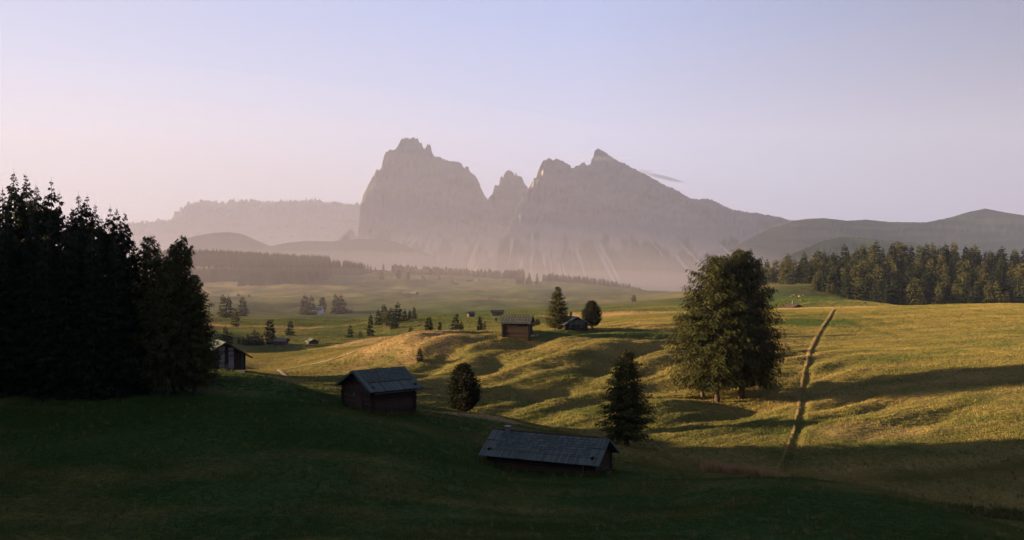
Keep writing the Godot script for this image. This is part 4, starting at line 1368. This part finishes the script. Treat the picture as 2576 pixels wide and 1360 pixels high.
func barn() -> void:
	var l := 7.5
	var w := 6.6
	var hw := 2.6
	var rise := 2.1
	var o := base("stone_barn", at(554, 150.0) + Vector3(0, 0.0, 0), deg_to_rad(-60))
	tag(o, "old barn with limewashed stone pillars and plank walls at the left wood's end", "barn")
	var core := Growth.new()
	gable_block(core, l * 0.5 - 0.12, w * 0.5 - 0.12, -1.2, hw - 0.06, hw + rise - 0.12)
	part("inner_wall", core.mesh(), dark_wood[1], o)
	var gx := l * 0.5
	# upright planks of the gable, between three pillars; their tops follow the roof
	for k in 20:
		var z := -w * 0.5 + 0.17 + k * 0.33
		var top := hw + rise * (1.0 - absf(z) / (w * 0.5)) - 0.22
		var foot := 0.95 if z > -1.6 else -0.9
		beam("plank", o, [dark_wood[2], dark_wood[0], grey_wood[2]], Vector3(gx - 0.05 + rng.randf_range(0, 0.025), (top + foot) * 0.5, z), Vector3(0.06, top - foot, 0.31))
	for q in [[-0.9, 0.95], [0.62, 1.05], [w * 0.5 - 0.30, 0.6]]:
		var z: float = q[0]
		var top := hw + rise * (1.0 - absf(z) / (w * 0.5)) - 0.25
		var y := -1.0
		while y < top - 0.2:
			var hh := rng.randf_range(0.26, 0.5)
			hh = minf(hh, top - y)
			beam("pillar_block", o, [lime_mat, stone_mats[1], stone_mats[0], lime_mat], Vector3(gx + 0.04 + rng.randf_range(0, 0.04), y + hh * 0.5, z + rng.randf_range(-0.04, 0.04)), Vector3(0.3, hh * 0.96, q[1] * rng.randf_range(0.75, 0.95)))
			y += hh
	for k in 7:
		round_log("log", o, dark_wood, Vector3(gx + 0.02, -0.9 + k * 0.26, w * 0.25 + 0.3), w * 0.42, 0.26, true)
	beam("sill_beam", o, grey_wood, Vector3(gx + 0.10, 0.98, 0.9), Vector3(0.16, 0.14, w * 0.72))
	beam("door", o, grey_wood, Vector3(gx + 0.06, 0.0, -0.12), Vector3(0.08, 1.9, 0.62))
	# long wall towards the sun
	for k in 22:
		beam("plank", o, dark_wood, Vector3(-l * 0.5 + 0.17 + k * 0.335, 0.6, -w * 0.5 + 0.06), Vector3(0.31, 3.6, 0.06))
		beam("plank", o, dark_wood, Vector3(-l * 0.5 + 0.17 + k * 0.335, 0.6, w * 0.5 - 0.06), Vector3(0.31, 3.6, 0.06))
	var lr := l + 1.3
	for f in [-1.0, 1.0]:
		var s := slope_of(w, hw, rise, 0.95, f)
		roof_deck(o, s, lr, grey_wood)
		if f < 0:
			shingles(o, s, -lr * 0.5, lr * 0.5, 0.03, s.length + 0.04, 11, 24, 0.11)
		else:
			boards(o, s, -lr * 0.5, lr * 0.5, 0.02, s.length, 26, 0.11)
		for e in [-1.0, 1.0]:
			on_slope("barge_board", o, dark_wood, s, e * (lr * 0.5 - 0.02), s.length * 0.5, 0.0, Vector3(0.07, 0.26, s.length))
	for f in [-1.0, 1.0]:
		round_log("purlin", o, dark_wood, Vector3(0, hw + 0.02, f * w * 0.5), lr - 0.2, 0.2, false)
	round_log("purlin", o, dark_wood, Vector3(0, hw + rise - 0.1, 0), lr - 0.2, 0.22, false)
	var t := base("trough", at(606, 143.0), deg_to_rad(-15))
	tag(t, "low wooden trough on the grass by the barn's right corner", "trough")
	beam("trough_side", t, dark_wood, Vector3(0, 0.35, 0.3), Vector3(1.7, 0.5, 0.08))
	beam("trough_side", t, dark_wood, Vector3(0, 0.35, -0.3), Vector3(1.7, 0.5, 0.08))
	beam("trough_end", t, dark_wood, Vector3(0.8, 0.35, 0), Vector3(0.08, 0.5, 0.52))
	beam("trough_end", t, dark_wood, Vector3(-0.8, 0.35, 0), Vector3(0.08, 0.5, 0.52))
	beam("trough_cover", t, grey_wood, Vector3(0, 0.63, 0), Vector3(1.9, 0.06, 0.75))

# a hut far away: four walls, two roof slopes, a door; turned so that the ridge points along turn
func far_hut(called: String, px: float, d: float, l: float, w: float, hw: float, rise: float, turn: float, label: String, wall: Material, roof: Material) -> Node3D:
	var o := base(called, at(px, d, 0.1), deg_to_rad(turn))
	tag(o, label, "hut" if called != "white_house" else "house")
	var g := Growth.new()
	gable_block(g, l * 0.5, w * 0.5, -1.5, hw, hw + rise)
	part("wall", g.mesh(), wall, o)
	for f in [-1.0, 1.0]:
		var s := slope_of(w, hw, rise, 0.5, f)
		on_slope("roof_slope", o, [roof], s, 0, s.length * 0.5, 0.06, Vector3(l + 1.0, 0.14, s.length))
	beam("door", o, dark_wood, Vector3(0.4, 0.8, w * 0.5 + 0.03), Vector3(1.0, 1.7, 0.06))
	return o

func far_huts() -> void:
	var grey := grey_wood[1]
	var pale := grey_wood[3]
	var dark := dark_wood[3]
	far_hut("small_hut", 706, 334, 4.6, 3.6, 1.5, 0.9, -8, "low hut with a long bluish roof beside the flat topped tree", dark, pale)
	far_hut("small_hut", 785, 345, 3.6, 3.8, 1.1, 0.9, -60, "squat hut with a shallow gable between the lit knolls", dark, grey)
	far_hut("small_hut", 1184, 468, 3.0, 3.0, 1.7, 0.9, 25, "small gabled hut with a grey roof left of the wide grey shed", dark, grey_wood[2])
	far_hut("small_hut", 1251, 462, 6.0, 3.8, 2.1, 1.0, 3, "wide grey shed above the batten roofed hut", grey, dark_wood[2])
	var house := far_hut("white_house", 799, 652, 7.0, 6.0, 3.4, 2.2, -12, "white walled house between the big spruces in the basin", flat(Color(0.72, 0.72, 0.74)), grey)
	for x in [-1.6, 1.6]:
		var win := beam("window", house, [dark], Vector3(x, 2.0, 3.06), Vector3(1.0, 0.9, 0.12))
		beam("pane", win, [glass_mat], Vector3(0, 0, 0.4), Vector3(0.7, 0.7, 0.5))
	far_hut("small_hut", 878, 648, 4.5, 3.5, 1.2, 0.8, 10, "low shed touching the right side of the two basin spruces", dark, grey)
	far_hut("small_hut", 978, 955, 3.0, 2.6, 1.0, 0.7, 0, "tiny hut, leftmost of three in the middle of the far meadow", dark, grey)
	far_hut("small_hut", 1003, 950, 6.6, 4.0, 1.9, 1.1, 8, "oblong hut, middle one of three on the far meadow", grey, pale)
	far_hut("small_hut", 1042, 950, 7.0, 5.0, 1.8, 1.5, -30, "larger hut with a darker gable, right one of three on the far meadow", dark, pale)
	far_hut("small_hut", 1147, 1260, 5.0, 4.0, 1.6, 1.0, 0, "low hut just right of a small fir below the far rim row", grey, pale)
	far_hut("small_hut", 1181, 1290, 8.6, 5.0, 2.2, 1.2, 5, "widest hut of the line below the far rim row", dark, grey)
	far_hut("small_hut", 1200, 1310, 6.0, 4.5, 2.2, 1.2, -20, "hut close to the right end of the widest far hut", grey, grey)
	far_hut("small_hut", 1269, 1300, 5.0, 4.0, 1.7, 1.0, 10, "faint hut below the golden larches of the rim row", dark, pale)
	far_hut("small_hut", 1289, 1300, 5.5, 4.5, 2.0, 1.2, -15, "faint hut left of the small spruce group", grey, grey)
	var peek := far_hut("dark_roofed_hut", 1996, 372, 9.0, 9.0, 2.0, 2.2, -82, "hut of which only the dark gable roof shows over the right crest", dark_wood[2], dark_wood[0])
	beam("chimney", peek, [stone_mats[1]], Vector3(-1.0, 4.9, -0.4), Vector3(0.5, 1.6, 0.5))

# ---------------------------------------------------------------- path, dry grass, cattle
func ribbon(called: String, line: Array, wide: float, lift: float, mat: Material) -> void:
	var pts: Array[Vector2] = []
	for k in range(0, line.size() - 2, 2):
		for q in 12:
			pts.append(Vector2(line[k], line[k + 1]).lerp(Vector2(line[k + 2], line[k + 3]), q / 12.0))
	var g := Growth.new()
	for k in pts.size() - 1:
		var s := (pts[k + 1] - pts[k]).orthogonal().normalized() * wide * 0.5
		var e := s
		if k < pts.size() - 2:
			e = (pts[k + 2] - pts[k + 1]).orthogonal().normalized() * wide * 0.5
		var c: Array[Vector3] = []
		for p in [pts[k] - s, pts[k] + s, pts[k + 1] - e, pts[k + 1] + e]:
			c.append(Vector3(p.x, ground(p.x, -p.y) + lift, -p.y))
		g.tri(c[0], c[2], c[1], Color.WHITE)
		g.tri(c[1], c[2], c[3], Color.WHITE)
	setting(called, g.mesh(), mat)

func dry_grass(label: String, spots: PackedVector2Array, mesh: Mesh, mat: Material, tones: Array) -> void:
	var mm := MultiMesh.new()
	mm.transform_format = MultiMesh.TRANSFORM_3D
	mm.use_colors = true
	mm.mesh = mesh
	mm.instance_count = spots.size()
	for i in spots.size():
		var p := spots[i]
		var s := rng.randf_range(0.45, 1.4)
		mm.set_instance_transform(i, Transform3D(Basis(Vector3.UP, rng.randf() * TAU).scaled(Vector3(s, s, s)), Vector3(p.x, ground(p.x, -p.y), -p.y)))
		mm.set_instance_color(i, tones[rng.randi() % tones.size()] * rng.randf_range(0.8, 1.2))
	var o := MultiMeshInstance3D.new()
	o.name = numbered("tall_grass")
	o.multimesh = mm
	o.material_override = mat
	add_child(o)
	tag(o, label, "grass")
	o.set_meta("kind", "stuff")

func cow_mesh() -> ArrayMesh:
	# one continuous skin: rings along a spine from rump to muzzle, and legs grown from the belly
	var g := Growth.new()
	var spine := [[-0.85, 1.05, 0.10, 0.12], [-0.78, 1.05, 0.27, 0.30], [-0.45, 1.02, 0.31, 0.36], [0.0, 0.98, 0.33, 0.40], [0.45, 1.02, 0.29, 0.38], [0.72, 1.10, 0.20, 0.28], [0.92, 1.08, 0.15, 0.20], [1.08, 0.98, 0.15, 0.17], [1.28, 0.82, 0.11, 0.13], [1.42, 0.72, 0.09, 0.09], [1.46, 0.69, 0.02, 0.02]]
	var rings: Array = []
	for s in spine:
		var row: Array[Vector3] = []
		for k in 10:
			var a := TAU * k / 10.0
			row.append(Vector3(s[0], s[1] + sin(a) * s[3], cos(a) * s[2]))
		rings.append(row)
	for j in rings.size() - 1:
		for k in 10:
			var q := (k + 1) % 10
			g.tri(rings[j][k], rings[j][q], rings[j + 1][k], Color.WHITE)
			g.tri(rings[j][q], rings[j + 1][q], rings[j + 1][k], Color.WHITE)
	for e in [[-0.62, 0.17], [-0.62, -0.17], [0.48, 0.16], [0.48, -0.16]]:
		var back: bool = e[0] < 0.0
		var hip := Vector3(e[0], 0.85, e[1])
		var knee := hip + Vector3(0.10 if back else 0.0, -0.33, 0)
		var hock := hip + Vector3(-0.08 if back else 0.02, -0.50, 0)
		var hoof := hip + Vector3(-0.02 if back else 0.0, -0.86, 0)
		g.stick(hip, knee, 0.15, 0.10, 7, Color.WHITE)
		g.stick(knee, hock, 0.10, 0.065, 7, Color.WHITE)
		g.stick(hock, hoof, 0.06, 0.055, 7, Color.WHITE)
	for f in [-1.0, 1.0]:
		g.stick(Vector3(1.10, 1.10, f * 0.12), Vector3(1.08, 1.12, f * 0.30), 0.05, 0.02, 5, Color.WHITE)
		g.stick(Vector3(1.13, 1.13, f * 0.09), Vector3(1.17, 1.28, f * 0.17), 0.025, 0.006, 5, Color.WHITE)
	g.stick(Vector3(-0.84, 1.12, 0), Vector3(-0.90, 0.55, 0), 0.03, 0.02, 5, Color.WHITE)
	return g.mesh()

func small_things() -> void:
	var m := StandardMaterial3D.new()
	m.vertex_color_use_as_albedo = true
	m.roughness = 0.85
	m.metallic_specular = 0.2
	m.backlight_enabled = true
	m.backlight = Color(0.6, 0.6, 0.6)
	m.cull_mode = BaseMaterial3D.CULL_DISABLED
	ribbon("footpath", [-42.5, 170.0, -50.7, 191.2, -45.5, 194.7, -41.0, 194.5, -36.5, 199.8, -34.1, 203.0], 0.7, 0.10, flat(Color(0.30, 0.25, 0.19)))
	# dry grass left standing along the ditch
	var spots := PackedVector2Array()
	for k in range(0, DITCH.size() - 2, 2):
		var a := Vector2(DITCH[k], DITCH[k + 1])
		var b := Vector2(DITCH[k + 2], DITCH[k + 3])
		var n := int(a.distance_to(b) * (5.0 + 12.0 * smoothstep(105.0, 175.0, a.y)))
		var s := (b - a).orthogonal().normalized()
		if s.x > 0.0:
			s = -s
		for q in n:
			var here := a.lerp(b, rng.randf())
			if n_tint2.get_noise_2d(here.x * 2.0, here.y * 2.0) < -0.38:
				continue
			spots.append(here + s * (0.7 + rng.randf_range(-0.26, 0.26) * smoothstep(90.0, 220.0, a.y)))
	dry_grass("strip of tall bleached grass along the ditch up the right field", spots, tuft_mesh(9, 8, 0.12, 0.34, 0.018), m, [Color(0.30, 0.215, 0.12), Color(0.22, 0.165, 0.08), Color(0.34, 0.25, 0.145), Color(0.16, 0.14, 0.055)])
	spots = PackedVector2Array()
	for k in 900:
		var t := rng.randf()
		spots.append(Vector2(lerpf(20.5, 27.5, t) + rng.randf_range(-0.6, 0.6), lerpf(94.5, 90.5, t) + rng.randf_range(-1.2, 1.2)))
	dry_grass("tuft of tall bleached grass in the dark gully at the lower right", spots, tuft_mesh(10, 12, 0.3, 0.7, 0.03), m, [Color(0.30, 0.19, 0.09), Color(0.20, 0.14, 0.06), Color(0.34, 0.22, 0.11)])
	spots = PackedVector2Array()
	for k in 900:
		spots.append(Vector2(rng.randf_range(30.0, 50.0), 0.0))
		var q := spots[spots.size() - 1]
		spots[spots.size() - 1] = Vector2(q.x, lerpf(86.0, 78.0, (q.x - 30.0) / 20.0) + rng.randf_range(-1.6, 1.6))
	dry_grass("green weeds along the foot of the dark slope behind the knoll", spots, tuft_mesh(11, 9, 0.35, 0.45, 0.06), m, [Color(0.09, 0.085, 0.03), Color(0.06, 0.07, 0.02)])
	# weeds round the feet of the two near huts
	spots = PackedVector2Array()
	for e in [[Vector2(-14.6, 98.5), 39.0, 6.0, 7.0], [Vector2(3.7, 87.0), -24.0, 11.4, 5.8]]:
		var turn := deg_to_rad(e[1])
		for k in 420:
			var u := rng.randf_range(-0.5, 0.5)
			var edge := Vector2(u * e[2], 0.5 * e[3]) if rng.randf() < 0.55 else Vector2((0.5 if rng.randf() < 0.5 else -0.5) * e[2], u * e[3])
			edge += Vector2(rng.randf_range(-0.35, 0.35), rng.randf_range(-0.2, 0.5))
			spots.append(e[0] + Vector2(edge.x * cos(turn) + edge.y * sin(turn), -(-edge.x * sin(turn) + edge.y * cos(turn))))
	dry_grass("tall weeds round the feet of the two near log huts", spots, tuft_mesh(12, 7, 0.2, 0.45, 0.03), m, [Color(0.06, 0.075, 0.02), Color(0.12, 0.10, 0.04), Color(0.04, 0.06, 0.016)])
	# seed heads left over in the mown hillside
	spots = PackedVector2Array()
	for k in 14000:
		var d := sqrt(lerpf(1500.0, 22000.0, rng.randf()))
		var q := Vector2(rng.randf_range(-0.6, 0.6) * d, d)
		if n_tint2.get_noise_2d(q.x * 0.8, q.y * 0.8) > -0.05:
			spots.append(q)
	dry_grass("loose seed heads and taller tufts on the near hillside", spots, tuft_mesh(13, 6, 0.18, 0.34, 0.016), m, [Color(0.16, 0.125, 0.05), Color(0.08, 0.085, 0.026), Color(0.05, 0.07, 0.02)])
	var cows := [[163.2, 516.0, 0.3, "leftmost of the three tan cows close together on the far tongue of meadow"], [165.2, 519.5, 1.9, "middle of the three tan cows close together on the far tongue of meadow"], [165.6, 511.0, -1.3, "nearest of the three tan cows close together on the far tongue of meadow"], [172.4, 523.0, 0.0, "tan cow grazing apart to the right of the other three"]]
	var hide := flat(Color(0.19, 0.11, 0.065))
	var cm := cow_mesh()
	for e in cows:
		var o := part("cow", cm, hide, self)
		o.position = Vector3(e[0], ground(e[0], -e[1]), -e[1])
		o.rotation.y = e[2]
		o.scale = Vector3.ONE * 0.85
		tag(o, e[3], "cow", "cows on the meadow below the wooded rise")

func _ready() -> void:
	rng.seed = 7
	make_view()
	var t := Time.get_ticks_msec()
	build_land()
	print("land ", Time.get_ticks_msec() - t)
	build_mountains()
	print("mountains ", Time.get_ticks_msec() - t)
	tree_materials()
	tree_kinds()
	big_larches()
	left_wood()
	lone_trees()
	right_wood()
	far_wood()
	basin_trees()
	print("trees ", Time.get_ticks_msec() - t)
	build_grass()
	hut_materials()
	gabled_hut()
	long_hut()
	batten_hut()
	chalet()
	barn()
	far_huts()
	small_things()
	print("all ", Time.get_ticks_msec() - t)
	print("trees ", Time.get_ticks_msec() - t)
